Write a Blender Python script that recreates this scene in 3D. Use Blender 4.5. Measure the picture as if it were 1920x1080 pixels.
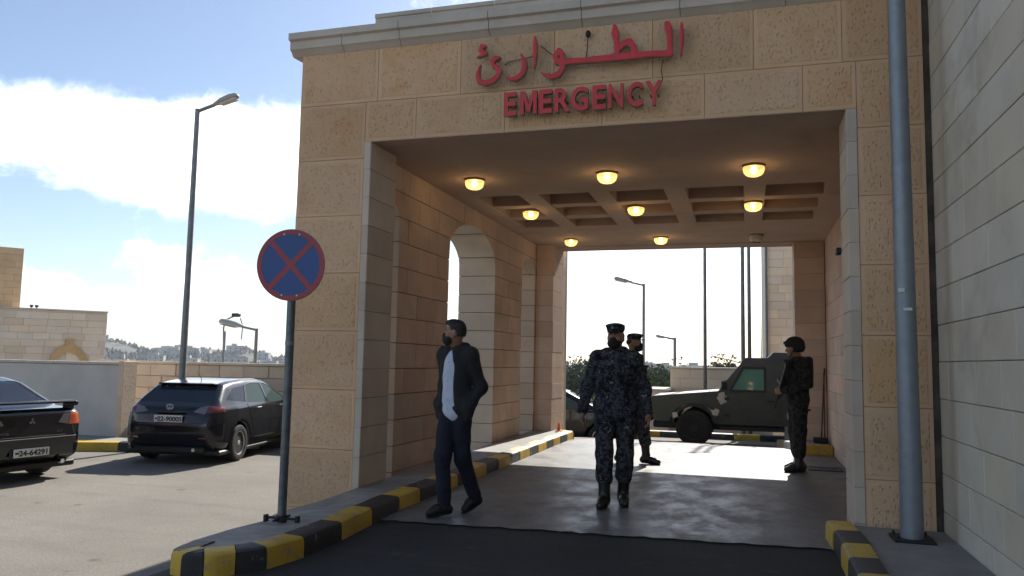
import bpy, bmesh, math, random
import numpy as np
from mathutils import Vector, Matrix
from mathutils.bvhtree import BVHTree

rad = math.radians
S = bpy.context.scene
for _o in list(bpy.data.objects):
    bpy.data.objects.remove(_o)

# ------------------------------------------------------------------ camera
# world axes: X runs right along the canopy facade, Y runs through the drive, Z is up (metres)
YAW, PITCH, ROLL, CAM_H = rad(16.66), rad(5.35), rad(1.1), 1.38
_f = Vector((-math.sin(YAW) * math.cos(PITCH), math.cos(YAW) * math.cos(PITCH), math.sin(PITCH)))
_r0 = Vector((math.cos(YAW), math.sin(YAW), 0))
_u0 = _r0.cross(_f)
_r = _r0 * math.cos(ROLL) + _u0 * math.sin(ROLL)
_u = -_r0 * math.sin(ROLL) + _u0 * math.cos(ROLL)
cam_d = bpy.data.cameras.new('camera')
cam_d.sensor_width = 36
cam_d.lens = 1474 / 1920 * 36
cam_d.clip_start = 0.05
cam_d.clip_end = 9000
cam = bpy.data.objects.new('camera', cam_d)
S.collection.objects.link(cam)
cam.matrix_world = Matrix(((_r.x, _u.x, -_f.x, 0), (_r.y, _u.y, -_f.y, 0), (_r.z, _u.z, -_f.z, CAM_H), (0, 0, 0, 1)))
S.camera = cam

# ------------------------------------------------------------------ sun, sky, exposure
SUN_DIR = Vector((0.065, 1.0, 0.765)).normalized()       # towards the sun, behind the canopy
SUN_EL = math.asin(SUN_DIR.z)
sun_d = bpy.data.lights.new('sun', 'SUN')
sun_d.energy = 3.1
sun_d.angle = rad(0.55)
sun_d.color = (1.0, 0.95, 0.87)
sun = bpy.data.objects.new('sun', sun_d)
S.collection.objects.link(sun)
sun.rotation_euler = SUN_DIR.to_track_quat('Z', 'Y').to_euler()

S.view_settings.view_transform = 'Standard'
S.view_settings.look = 'None'
S.view_settings.gamma = 1
S.view_settings.exposure = 1.5
S.render.engine = 'CYCLES'
S.cycles.use_denoising = True
S.cycles.max_bounces = 7
S.cycles.diffuse_bounces = 4
S.cycles.glossy_bounces = 3
S.cycles.transmission_bounces = 6
S.cycles.transparent_max_bounces = 7
S.cycles.caustics_reflective = False
S.cycles.caustics_refractive = False
S.cycles.sample_clamp_indirect = 6

W = bpy.data.worlds.new('World')
S.world = W
W.use_nodes = True


class NT:
    """small node-tree helper"""
    def __init__(s, tree):
        s.t = tree
        s.n = tree.nodes
        s.l = tree.links

    def new(s, typ, **kw):
        nd = s.n.new(typ)
        for k, v in kw.items():
            setattr(nd, k, v)
        return nd

    def put(s, sock, v):
        if isinstance(v, bpy.types.NodeSocket):
            s.l.new(v, sock)
        else:
            sock.default_value = v

    def math(s, op, a, b=None, c=None, clamp=False):
        nd = s.new('ShaderNodeMath', operation=op, use_clamp=clamp)
        for i, v in enumerate((a, b, c)):
            if v is not None:
                s.put(nd.inputs[i], v)
        return nd.outputs[0]

    def vmath(s, op, a, b=None, scale=None):
        nd = s.new('ShaderNodeVectorMath', operation=op)
        s.put(nd.inputs[0], a)
        if b is not None:
            s.put(nd.inputs[1], b)
        if scale is not None:
            s.put(nd.inputs['Scale'], scale)
        return nd.outputs['Value'] if op in ('DOT_PRODUCT', 'LENGTH') else nd.outputs[0]

    def noise(s, vec, scale, detail=4, rough=.55, dist=0.0):
        nd = s.new('ShaderNodeTexNoise')
        s.put(nd.inputs['Vector'], vec)
        nd.inputs['Scale'].default_value = scale
        nd.inputs['Detail'].default_value = detail
        nd.inputs['Roughness'].default_value = rough
        nd.inputs['Distortion'].default_value = dist
        return nd.outputs[0]

    def ramp(s, fac, stops, interp='LINEAR'):
        nd = s.new('ShaderNodeValToRGB')
        cr = nd.color_ramp
        cr.interpolation = interp
        while len(cr.elements) < len(stops):
            cr.elements.new(.5)
        for e, (p, c) in zip(cr.elements, stops):
            e.position = p
            e.color = (*c, 1) if len(c) == 3 else c
        s.put(nd.inputs[0], fac)
        return nd.outputs[0]

    def mix(s, fac, a, b, blend='MIX'):
        nd = s.new('ShaderNodeMix', data_type='RGBA', blend_type=blend)
        s.put(nd.inputs[0], fac)
        for i, v in ((6, a), (7, b)):
            s.put(nd.inputs[i], (*v, 1) if isinstance(v, tuple) and len(v) == 3 else v)
        return nd.outputs[2]

    def smooth(s, v, a, b, lo=0., hi=1.):
        nd = s.new('ShaderNodeMapRange', interpolation_type='SMOOTHSTEP')
        s.put(nd.inputs[0], v)
        for i, x in ((1, a), (2, b), (3, lo), (4, hi)):
            nd.inputs[i].default_value = x
        return nd.outputs[0]


def build_world():
    g = NT(W.node_tree)
    g.n.clear()
    out = g.new('ShaderNodeOutputWorld')
    bg = g.new('ShaderNodeBackground')
    bg.inputs[1].default_value = SKY_STRENGTH
    sky = g.new('ShaderNodeTexSky', sky_type='NISHITA')
    sky.sun_disc = False
    sky.sun_elevation = SUN_EL
    sky.sun_rotation = math.atan2(SUN_DIR.x, SUN_DIR.y)
    sky.altitude = 900
    sky.air_density = 1.0
    sky.dust_density = 1.3
    sky.ozone_density = 1.2
    d = g.vmath('NORMALIZE', g.new('ShaderNodeTexCoord').outputs['Generated'])
    sep = g.new('ShaderNodeSeparateXYZ')
    g.put(sep.inputs[0], d)
    # cloud layer: noise over the plane of the clouds seen in perspective
    inv = g.math('DIVIDE', 1.0, g.math('ADD', g.math('MAXIMUM', sep.outputs[2], 0.0), .22))
    plane = g.vmath('SCALE', d, scale=inv)
    n1 = g.noise(plane, 1.5, 7, .56, .25)
    n2 = g.noise(d, 7.0, 6, .6, .4)
    n3 = g.noise(d, 19.0, 7, .62, .6)
    n = g.math('ADD', g.math('ADD', g.math('MULTIPLY', n1, .45), g.math('MULTIPLY', n2, .35)), g.math('MULTIPLY', n3, .20))
    n = g.math('ADD', g.math('MULTIPLY', g.math('SUBTRACT', n, .5), 1.9), .5)
    # the long cumulus bank and the smaller clouds below it, placed by their bearing
    bias = None
    for (az, el, wa, we, amp) in CLOUDS:
        c = Vector((math.sin(az) * math.cos(el), math.cos(az) * math.cos(el), math.sin(el)))
        rt = Vector((math.cos(az), -math.sin(az), 0))
        up = rt.cross(c)
        a = g.math('DIVIDE', g.vmath('DOT_PRODUCT', d, tuple(rt)), wa)
        b = g.math('DIVIDE', g.vmath('DOT_PRODUCT', d, tuple(up)), we)
        front = g.math('GREATER_THAN', g.vmath('DOT_PRODUCT', d, tuple(c)), 0.0)
        q = g.math('ADD', g.math('POWER', g.math('ABSOLUTE', a), 3.0), g.math('POWER', g.math('ABSOLUTE', b), 2.4))
        e = g.math('MULTIPLY', g.math('POWER', 2.718, g.math('MULTIPLY', q, -1.0)), front)
        e = g.math('MULTIPLY', e, amp)
        bias = e if bias is None else g.math('ADD', bias, e)
    m = g.smooth(g.math('ADD', n, bias), .60, .88)
    low = g.smooth(sep.outputs[2], -.02, .05)
    m = g.math('MULTIPLY', m, low)
    shade = g.smooth(g.noise(plane, 3.2, 5, .55), .3, .75, .55, 1.0)
    cl = g.vmath('SCALE', (1.0, 1.0, 1.0), scale=g.math('MULTIPLY', shade, CLOUD_LEVEL))
    col = g.mix(g.math('MULTIPLY', m, .96), sky.outputs[0], cl)
    g.put(bg.inputs[0], col)
    g.l.new(bg.outputs[0], out.inputs[0])


SKY_STRENGTH = 0.056
CLOUD_LEVEL = 20.


def _dir(px, py):
    v = _f + _r * ((px - 960) / 1474) - _u * ((py - 540) / 1474)
    v.normalize()
    return math.atan2(v.x, v.y), math.asin(v.z)


# bearing, elevation, half width, half height (radians), weight
CLOUDS = [(-.80, .248, .24, .058, .40), (-.61, .222, .125, .055, .40), (-.70, .110, .095, .022, .20), (-.76, .066, .12, .022, .17), (-.62, .085, .10, .026, .15),
          (-.12, .08, .22, .06, .14), (.15, .16, .34, .12, .30), (.9, .2, .3, .08, .26), (1.9, .3, .35, .1, .28), (2.9, .22, .3, .07, .3),
          (-1.7, .25, .3, .08, .3), (-2.5, .4, .3, .1, .28), (.6, .6, .3, .12, .22)]
build_world()

# ------------------------------------------------------------------ object helpers
COL = S.collection
RNG = random.Random(7)


def wm(o):
    m = o.matrix_basis.copy()
    if o.parent:
        m = wm(o.parent) @ o.matrix_parent_inverse @ m
    return m


def link(o, parent=None, local=False):
    COL.objects.link(o)
    if parent is not None:
        o.parent = parent
        if not local:
            o.matrix_parent_inverse = wm(parent).inverted()
    return o


def tag(o, label=None, cat=None, group=None, kind=None):
    for k, v in (('label', label), ('category', cat), ('group', group), ('kind', kind)):
        if v:
            o[k] = v
    return o


def thing(name, label, cat, loc=(0, 0, 0), rz=0, group=None, kind=None):
    o = bpy.data.objects.new(name, None)
    o.empty_display_size = .2
    o.location = loc
    o.rotation_euler = (0, 0, rz)
    COL.objects.link(o)
    return tag(o, label, cat, group, kind)


def copy_tree(o, parent=None):
    c = o.copy()
    COL.objects.link(c)
    c.parent = parent
    for ch in list(o.children):
        copy_tree(ch, c)
    return c


def mesh_obj(name, verts, faces, mats, parent=None, local=False, smooth=False, mi=None):
    me = bpy.data.meshes.new(name)
    me.from_pydata([tuple(v) for v in verts], [], faces)
    if not isinstance(mats, (list, tuple)):
        mats = [mats]
    for m in mats:
        me.materials.append(m)
    if mi is not None:
        me.polygons.foreach_set('material_index', mi)
    if smooth is True:
        me.polygons.foreach_set('use_smooth', [True] * len(me.polygons))
    elif smooth:
        me.polygons.foreach_set('use_smooth', [True] * len(me.polygons))
        me.set_sharp_from_angle(angle=rad(smooth))
    me.update()
    return link(bpy.data.objects.new(name, me), parent, local)


class MB:
    """collects simple solids into one mesh"""
    def __init__(s):
        s.v, s.f, s.m = [], [], []

    def add(s, verts, faces, mi=0):
        b = len(s.v)
        s.v += [Vector(v) for v in verts]
        s.f += [[b + i for i in f] for f in faces]
        s.m += [mi] * len(faces)
        return s

    def box(s, x0, x1, y0, y1, z0, z1, mi=0, ch=0.0):
        if ch <= 0:
            v = [(x, y, z) for z in (z0, z1) for y in (y0, y1) for x in (x0, x1)]
            return s.add(v, [(0, 2, 3, 1), (4, 5, 7, 6), (0, 1, 5, 4), (2, 6, 7, 3), (0, 4, 6, 2), (1, 3, 7, 5)], mi)
        bm = bmesh.new()
        bmesh.ops.create_cube(bm, size=1)
        bmesh.ops.scale(bm, vec=(x1 - x0, y1 - y0, z1 - z0), verts=bm.verts)
        bmesh.ops.bevel(bm, geom=bm.edges[:], offset=ch, segments=1, affect='EDGES', profile=.5)
        bmesh.ops.translate(bm, vec=((x0 + x1) / 2, (y0 + y1) / 2, (z0 + z1) / 2), verts=bm.verts)
        return s.bm(bm, mi)

    def bm(s, bm, mi=0):
        bm.verts.ensure_lookup_table()
        bm.verts.index_update()
        s.add([v.co.copy() for v in bm.verts], [[v.index for v in f.verts] for f in bm.faces], mi)
        bm.free()
        return s

    def prism(s, poly, frame, d0, d1, mi=0):
        """poly [(u,v)] extruded from d0 to d1 along n; frame=(origin,u,v,n)"""
        o, u, v, n = [Vector(q) for q in frame]
        k = len(poly)
        vs = [o + u * a + v * b + n * d for d in (d0, d1) for a, b in poly]
        fs = [list(range(k))[::-1], list(range(k, 2 * k))] + [[i, (i + 1) % k, k + (i + 1) % k, k + i] for i in range(k)]
        return s.add(vs, fs, mi)

    def tube(s, path, r, n=12, mi=0, cap=True):
        path = [Vector(p) for p in path]
        rs = r if isinstance(r, (list, tuple)) else [r] * len(path)
        rings = []
        prev = None
        for i, p in enumerate(path):
            t = (path[min(i + 1, len(path) - 1)] - path[max(i - 1, 0)]).normalized()
            if prev is None:
                a = t.orthogonal().normalized()
            else:
                a = (prev - t * prev.dot(t)).normalized()
            prev = a
            b = t.cross(a)
            rings.append([p + (a * math.cos(2 * math.pi * k / n) + b * math.sin(2 * math.pi * k / n)) * rs[i] for k in range(n)])
        vs = [q for ring in rings for q in ring]
        fs = []
        for i in range(len(rings) - 1):
            for k in range(n):
                fs.append([i * n + k, i * n + (k + 1) % n, (i + 1) * n + (k + 1) % n, (i + 1) * n + k])
        if cap:
            fs.append(list(range(n))[::-1])
            fs.append([(len(rings) - 1) * n + k for k in range(n)])
        return s.add(vs, fs, mi)

    def lathe(s, prof, frame, n=24, mi=0):
        """prof [(r,h)] turned round n axis of frame"""
        o, u, v, w = [Vector(q) for q in frame]
        vs, fs = [], []
        for r, h in prof:
            for k in range(n):
                a = 2 * math.pi * k / n
                vs.append(o + (u * math.cos(a) + v * math.sin(a)) * r + w * h)
        for i in range(len(prof) - 1):
            for k in range(n):
                fs.append([i * n + k, i * n + (k + 1) % n, (i + 1) * n + (k + 1) % n, (i + 1) * n + k])
        fs.append(list(range(n))[::-1])
        fs.append([(len(prof) - 1) * n + k for k in range(n)])
        return s.add(vs, fs, mi)

    def build(s, name, mats, parent=None, local=False, smooth=False):
        return mesh_obj(name, s.v, s.f, mats, parent, local, smooth, s.m)


XZ = ((0, 0, 0), (1, 0, 0), (0, 0, 1), (0, -1, 0))   # faces -Y


# ------------------------------------------------------------------ signed-distance modelling (people, car bodies, lettering)
def P_cone(a, b, ra, rb=None):
    rb = ra if rb is None else rb
    a, b = np.array(a, float), np.array(b, float)
    m = max(ra, rb)
    lo, hi = np.minimum(a, b) - m, np.maximum(a, b) + m

    def f(p):
        ab = b - a
        t = np.clip(((p - a) @ ab) / max(ab @ ab, 1e-9), 0, 1)
        return np.linalg.norm(p - (a + t[..., None] * ab), axis=-1) - (ra + t * (rb - ra))
    return f, lo, hi


def rotz(a):
    c, s = math.cos(a), math.sin(a)
    return np.array([[c, -s, 0], [s, c, 0], [0, 0, 1]])


def rotx(a):
    c, s = math.cos(a), math.sin(a)
    return np.array([[1, 0, 0], [0, c, -s], [0, s, c]])


def P_ell(c, r, R=None):
    c, r = np.array(c, float), np.array(r, float)
    m = r.max() if R is not None else r

    def f(p):
        q = p - c
        if R is not None:
            q = q @ R
        k0 = np.linalg.norm(q / r, axis=-1)
        k1 = np.linalg.norm(q / (r * r), axis=-1)
        return k0 * (k0 - 1) / np.maximum(k1, 1e-9)
    return f, c - m, c + m


def P_box(c, h, rr=.01, R=None):
    c, h = np.array(c, float), np.array(h, float)
    m = np.linalg.norm(h) if R is not None else h

    def f(p):
        q = p - c
        if R is not None:
            q = q @ R
        q = np.abs(q) - (h - rr)
        return np.linalg.norm(np.maximum(q, 0), axis=-1) + np.minimum(q.max(-1), 0) - rr
    return f, c - m, c + m


def sdf_mesh(prims, h, k=.03, subs=(), pad=.03, noise=None):
    lo = np.min([p[1] for p in prims], 0) - pad
    hi = np.max([p[2] for p in prims], 0) + pad
    n = np.ceil((hi - lo) / h).astype(int) + 2
    ax = [lo[i] + h * np.arange(n[i]) for i in range(3)]
    D = np.full(tuple(n), .25)
    kk = [p[3] if len(p) > 3 else k for p in prims]
    for p, kp in zip(prims, kk):
        m = kp + 3 * h
        i0 = np.maximum(((p[1] - m - lo) / h).astype(int), 0)
        i1 = np.minimum(((p[2] + m - lo) / h).astype(int) + 2, n)
        sl = tuple(slice(a, b) for a, b in zip(i0, i1))
        P = np.stack(np.meshgrid(*[ax[i][sl[i]] for i in range(3)], indexing='ij'), -1)
        d = p[0](P)
        o = D[sl]
        hh = np.maximum(kp - np.abs(o - d), 0) / kp
        D[sl] = np.minimum(o, d) - hh * hh * kp * .25
    for p in subs:
        m = 4 * h
        i0 = np.maximum(((p[1] - m - lo) / h).astype(int), 0)
        i1 = np.minimum(((p[2] + m - lo) / h).astype(int) + 2, n)
        if np.any(i1 <= i0):
            continue
        sl = tuple(slice(a, b) for a, b in zip(i0, i1))
        P = np.stack(np.meshgrid(*[ax[i][sl[i]] for i in range(3)], indexing='ij'), -1)
        D[sl] = np.maximum(D[sl], -p[0](P))
    if noise is not None:
        P = np.stack(np.meshgrid(*ax, indexing='ij'), -1)
        D = D + noise(P)
    return surf_nets(D, lo, h)


def surf_nets(D, lo, h):
    s = D < 0
    n = np.array(D.shape)
    c = np.zeros(n - 1, np.int8)
    for i in (0, 1):
        for j in (0, 1):
            for k in (0, 1):
                c += s[i:n[0] - 1 + i, j:n[1] - 1 + j, k:n[2] - 1 + k]
    act = (c > 0) & (c < 8)
    idx = np.full(act.shape, -1, np.int64)
    cells = np.argwhere(act)
    idx[act] = np.arange(len(cells))
    acc = np.zeros((len(cells), 3))
    cnt = np.zeros(len(cells))
    corners = np.array([(i, j, k) for i in (0, 1) for j in (0, 1) for k in (0, 1)])
    for a in range(8):
        for ax in range(3):
            if corners[a][ax] == 1:
                continue
            b = corners[a].copy()
            b[ax] = 1
            pa, pb = cells + corners[a], cells + b
            da, db = D[tuple(pa.T)], D[tuple(pb.T)]
            x = (da < 0) != (db < 0)
            t = np.where(x, da / np.where(x, da - db, 1), 0)
            q = corners[a] + np.outer(t, b - corners[a])
            acc[x] += q[x]
            cnt[x] += 1
    V = lo + h * (cells + acc / cnt[:, None])
    F = []
    for ax in range(3):
        u, v = (ax + 1) % 3, (ax + 2) % 3
        sl0 = [slice(1, -1)] * 3
        sl0[ax] = slice(0, -1)
        sl1 = list(sl0)
        sl1[ax] = slice(1, None)
        a, b = s[tuple(sl0)], s[tuple(sl1)]
        e = np.argwhere(a != b)
        off = np.ones(3, int)
        off[ax] = 0
        fl = a[tuple(e.T)]
        e = e + off
        q = []
        for du, dv in ((1, 1), (0, 1), (0, 0), (1, 0)):
            g = e.copy()
            g[:, u] -= du
            g[:, v] -= dv
            q.append(idx[tuple(g.T)])
        q = np.stack(q, 1)
        q[~fl] = q[~fl][:, ::-1]
        F.append(q)
    return V, np.concatenate(F)


def relax(V, F, it=1, w=.5):
    a = np.concatenate([F[:, [0, 1]], F[:, [1, 2]], F[:, [2, 3]], F[:, [3, 0]]])
    for _ in range(it):
        acc = np.zeros_like(V)
        cn = np.zeros(len(V))
        for i, j in ((0, 1), (1, 0)):
            np.add.at(acc, a[:, i], V[a[:, j]])
            np.add.at(cn, a[:, i], 1)
        V = V * (1 - w) + w * acc / np.maximum(cn, 1)[:, None]
    return V


def sdf_obj(name, prims, h, mat, parent=None, local=True, k=.03, subs=(), it=1, noise=None, sharp=True):
    V, F = sdf_mesh(prims, h, k, subs, noise=noise)
    if it:
        V = relax(V, F, it)
    return mesh_obj(name, V.tolist(), F.tolist(), mat, parent, local, smooth=sharp)
# ------------------------------------------------------------------ materials
def new_mat(name):
    m = bpy.data.materials.new(name)
    m.use_nodes = True
    g = NT(m.node_tree)
    b = g.n['Principled BSDF']
    return m, g, b


def pm(name, c1, c2=None, scale=4., rough=.7, metal=0., bump=0., bscale=60., rand=0., spec=.5, coat=0., rvar=0., detail=5, stretch=None, bdist=.01,
       emit=None, estr=0., hue=0., dirt=0., dscale=.8):
    """procedural colour: two tones mixed by noise, per-piece variation, fine bump"""
    m, g, b = new_mat(name)
    co = g.new('ShaderNodeTexCoord').outputs['Object']
    if stretch:
        co = g.vmath('MULTIPLY', co, stretch)
    col = (*c1, 1)
    if c2:
        n = g.noise(co, scale, detail, .6)
        col = g.mix(g.smooth(n, .32, .68), c1, c2)
    if dirt:
        dn = g.math('ADD', g.math('MULTIPLY', g.noise(co, dscale, 6, .65, .5), .7), g.math('MULTIPLY', g.noise(co, dscale * 5, 5, .7), .3))
        col = g.mix(g.math('MULTIPLY', g.smooth(dn, .50, .68), dirt), col, tuple(x * .35 for x in c1))
    if rand or hue:
        oi = g.new('ShaderNodeObjectInfo')
        hs = g.new('ShaderNodeHueSaturation')
        r = oi.outputs['Random']
        g.put(hs.inputs['Value'], g.math('ADD', 1 - rand, g.math('MULTIPLY', r, 2 * rand)))
        if hue:
            r2 = g.math('FRACT', g.math('MULTIPLY', r, 17.3))
            g.put(hs.inputs['Saturation'], g.math('ADD', 1 - hue, g.math('MULTIPLY', r2, 2 * hue)))
        g.put(hs.inputs['Color'], col)
        col = hs.outputs[0]
    g.put(b.inputs['Base Color'], col)
    if rvar:
        rn = g.noise(co, scale * 2.3, 5, .6)
        g.put(b.inputs['Roughness'], g.smooth(rn, .3, .7, max(rough - rvar, .02), min(rough + rvar, 1)))
    else:
        b.inputs['Roughness'].default_value = rough
    b.inputs['Metallic'].default_value = metal
    b.inputs['Specular IOR Level'].default_value = spec
    if coat:
        b.inputs['Coat Weight'].default_value = coat
        b.inputs['Coat Roughness'].default_value = .04
    if bump:
        bn = g.new('ShaderNodeBump')
        bn.inputs['Strength'].default_value = bump
        bn.inputs['Distance'].default_value = bdist
        g.put(bn.inputs['Height'], g.noise(co, bscale, 4, .6))
        g.l.new(bn.outputs[0], b.inputs['Normal'])
    if emit:
        b.inputs['Emission Color'].default_value = (*emit, 1)
        b.inputs['Emission Strength'].default_value = estr
    return m


def rough_stone(name, c1, c2, c3):
    """hammered limestone: chisel pits as relief, ochre and grey staining"""
    m, g, b = new_mat(name)
    co = g.new('ShaderNodeTexCoord').outputs['Object']
    n = g.noise(co, 1.7, 6, .62)
    col = g.mix(g.smooth(n, .35, .65), c1, c2)
    n2 = g.noise(g.vmath('ADD', co, (7., 3., 1.)), 3.1, 5, .65)
    col = g.mix(g.smooth(n2, .5, .72), col, c3)
    grain = g.noise(co, 55, 3, .6)
    col = g.mix(g.math('MULTIPLY', g.smooth(grain, .3, .7), .25), col, tuple(x * .6 for x in c1))
    oi = g.new('ShaderNodeObjectInfo')
    hs = g.new('ShaderNodeHueSaturation')
    g.put(hs.inputs['Value'], g.math('ADD', .90, g.math('MULTIPLY', oi.outputs['Random'], .17)))
    g.put(hs.inputs['Saturation'], g.math('ADD', .93, g.math('MULTIPLY', g.math('FRACT', g.math('MULTIPLY', oi.outputs['Random'], 13.7)), .16)))
    g.put(hs.inputs['Color'], col)
    g.put(b.inputs['Base Color'], hs.outputs[0])
    b.inputs['Roughness'].default_value = .9
    b.inputs['Specular IOR Level'].default_value = .25
    st = g.vmath('MULTIPLY', co, (1., 1., .55))
    st = g.vmath('ADD', st, g.vmath('SCALE', g.new('ShaderNodeTexNoise').outputs[1], scale=.0))
    vo = g.new('ShaderNodeTexVoronoi', feature='F1')
    vo.inputs['Scale'].default_value = 42
    vo.inputs['Randomness'].default_value = .85
    g.put(vo.inputs['Vector'], st)
    pits = g.smooth(vo.outputs['Distance'], .12, .40)
    sparse = g.smooth(g.noise(co, 3.2, 3, .5), .3, .5, .55, 1.)
    hgt = g.math('ADD', g.math('MULTIPLY', g.math('SUBTRACT', pits, 1.0), sparse), g.math('MULTIPLY', g.noise(co, 46, 4, .65), .45))
    bn = g.new('ShaderNodeBump')
    bn.inputs['Strength'].default_value = .68
    bn.inputs['Distance'].default_value = .015
    g.put(bn.inputs['Height'], hgt)
    g.l.new(bn.outputs[0], b.inputs['Normal'])
    return m


def concrete_floor(name):
    """trowelled concrete, damp and polished by traffic in patches"""
    m, g, b = new_mat(name)
    co = g.new('ShaderNodeTexCoord').outputs['Object']
    n = g.noise(co, 1.1, 6, .62)
    col = g.mix(g.smooth(n, .3, .7), (.145, .145, .14), (.195, .19, .182))
    st = g.noise(g.vmath('MULTIPLY', co, (1., .35, 1.)), 5, 5, .65)
    col = g.mix(g.math('MULTIPLY', g.smooth(st, .52, .75), .4), col, (.08, .08, .08))
    sx = g.new('ShaderNodeSeparateXYZ')
    g.put(sx.inputs[0], co)
    for tx in (-2.0, -.45):
        w = g.smooth(g.math('ABSOLUTE', g.math('SUBTRACT', g.math('ADD', sx.outputs[0], g.math('MULTIPLY', g.noise(g.vmath('MULTIPLY', co, (1., .12, 1.)), 1.2, 3, .5), .5)), tx + .25)), .08, .24, 1., 0.)
        col = g.mix(g.math('MULTIPLY', w, g.math('MULTIPLY', g.smooth(g.noise(co, 4, 5, .7), .3, .7), .45)), col, (.07, .068, .066))
    g.put(b.inputs['Base Color'], col)
    r = g.noise(g.vmath('MULTIPLY', co, (1.2, .8, 1.)), 2.6, 6, .68)
    r2 = g.noise(co, 21, 4, .6)
    rr = g.math('ADD', g.math('MULTIPLY', r, .75), g.math('MULTIPLY', r2, .25))
    g.put(b.inputs['Roughness'], g.smooth(rr, .36, .64, .33, .58))
    b.inputs['Specular IOR Level'].default_value = .16
    bn = g.new('ShaderNodeBump')
    bn.inputs['Strength'].default_value = .16
    bn.inputs['Distance'].default_value = .006
    g.put(bn.inputs['Height'], g.math('ADD', g.noise(co, 16, 5, .6), g.math('MULTIPLY', g.noise(co, 90, 3, .6), .3)))
    g.l.new(bn.outputs[0], b.inputs['Normal'])
    return m


def asphalt(name):
    m, g, b = new_mat(name)
    co = g.new('ShaderNodeTexCoord').outputs['Object']
    n = g.noise(co, .55, 6, .62)
    sx = g.new('ShaderNodeSeparateXYZ')
    g.put(sx.inputs[0], co)
    # the parking lot is old, dusty asphalt; the drive was resurfaced with newer dark asphalt
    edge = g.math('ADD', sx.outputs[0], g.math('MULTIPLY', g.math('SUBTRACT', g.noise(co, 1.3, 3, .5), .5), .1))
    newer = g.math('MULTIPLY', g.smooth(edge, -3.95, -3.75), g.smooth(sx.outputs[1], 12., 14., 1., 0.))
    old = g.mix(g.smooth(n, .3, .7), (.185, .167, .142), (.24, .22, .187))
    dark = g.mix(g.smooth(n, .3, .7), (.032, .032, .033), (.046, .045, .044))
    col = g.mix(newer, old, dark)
    spots = g.noise(co, 2.7, 4, .7)
    col = g.mix(g.math('MULTIPLY', g.smooth(spots, .6, .72), .5), col, tuple((.10, .095, .085)))
    streak = g.noise(g.vmath('MULTIPLY', co, (.25, 2.2, 1.)), 1.4, 5, .65)
    col = g.mix(g.math('MULTIPLY', g.smooth(streak, .5, .75), .35), col, (.11, .10, .09))
    drip = g.new('ShaderNodeTexVoronoi', feature='F1')
    drip.inputs['Scale'].default_value = 1.15
    g.put(drip.inputs['Vector'], co)
    col = g.mix(g.math('MULTIPLY', g.smooth(g.math('ADD', drip.outputs['Distance'], g.math('MULTIPLY', g.noise(co, 9, 3, .6), .12)), .10, .17, 1., 0.), .55), col, (.035, .033, .03))
    cr = g.new('ShaderNodeTexVoronoi', feature='DISTANCE_TO_EDGE')
    cr.inputs['Scale'].default_value = .8
    g.put(cr.inputs['Vector'], g.vmath('ADD', co, g.vmath('SCALE', g.vmath('SUBTRACT', g.new('ShaderNodeTexNoise').outputs[1], (.5, .5, .5)), scale=.3)))
    col = g.mix(g.math('MULTIPLY', g.smooth(cr.outputs['Distance'], .0, .012, 1., 0.), .08), col, (.06, .06, .055))
    grain = g.noise(co, 42, 5, .75)
    col = g.mix(g.math('MULTIPLY', g.smooth(grain, .40, .66), .55), col, g.mix(newer, (.085, .08, .07), (.016, .016, .017)))
    fleck = g.noise(co, 70, 2, .6)
    col = g.mix(g.math('MULTIPLY', g.smooth(fleck, .66, .72), g.math('SUBTRACT', .6, g.math('MULTIPLY', newer, .5))), col, (.36, .34, .30))
    g.put(b.inputs['Base Color'], col)
    b.inputs['Roughness'].default_value = .88
    b.inputs['Specular IOR Level'].default_value = .3
    bn = g.new('ShaderNodeBump')
    bn.inputs['Strength'].default_value = .5
    bn.inputs['Distance'].default_value = .008
    g.put(bn.inputs['Height'], g.noise(co, 110, 3, .7))
    g.l.new(bn.outputs[0], b.inputs['Normal'])
    return m


def painted(name, c, chip=(.3, .28, .25), amount=.555):
    """weathered kerb paint: chips, dirt"""
    m, g, b = new_mat(name)
    co = g.new('ShaderNodeTexCoord').outputs['Object']
    n = g.noise(co, 9, 6, .7)
    col = g.mix(g.smooth(n, amount, amount + .08), c, chip)
    n2 = g.noise(co, 3.5, 5, .6)
    col = g.mix(g.math('MULTIPLY', g.smooth(n2, .42, .7), .55), col, tuple(x * .45 + .02 for x in c))
    oi = g.new('ShaderNodeObjectInfo')
    hs = g.new('ShaderNodeHueSaturation')
    g.put(hs.inputs['Value'], g.math('ADD', .8, g.math('MULTIPLY', oi.outputs['Random'], .35)))
    g.put(hs.inputs['Color'], col)
    g.put(b.inputs['Base Color'], hs.outputs[0])
    b.inputs['Roughness'].default_value = .6
    bn = g.new('ShaderNodeBump')
    bn.inputs['Strength'].default_value = .5
    bn.inputs['Distance'].default_value = .008
    g.put(bn.inputs['Height'], g.noise(co, 35, 5, .65))
    g.l.new(bn.outputs[0], b.inputs['Normal'])
    return m


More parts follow.
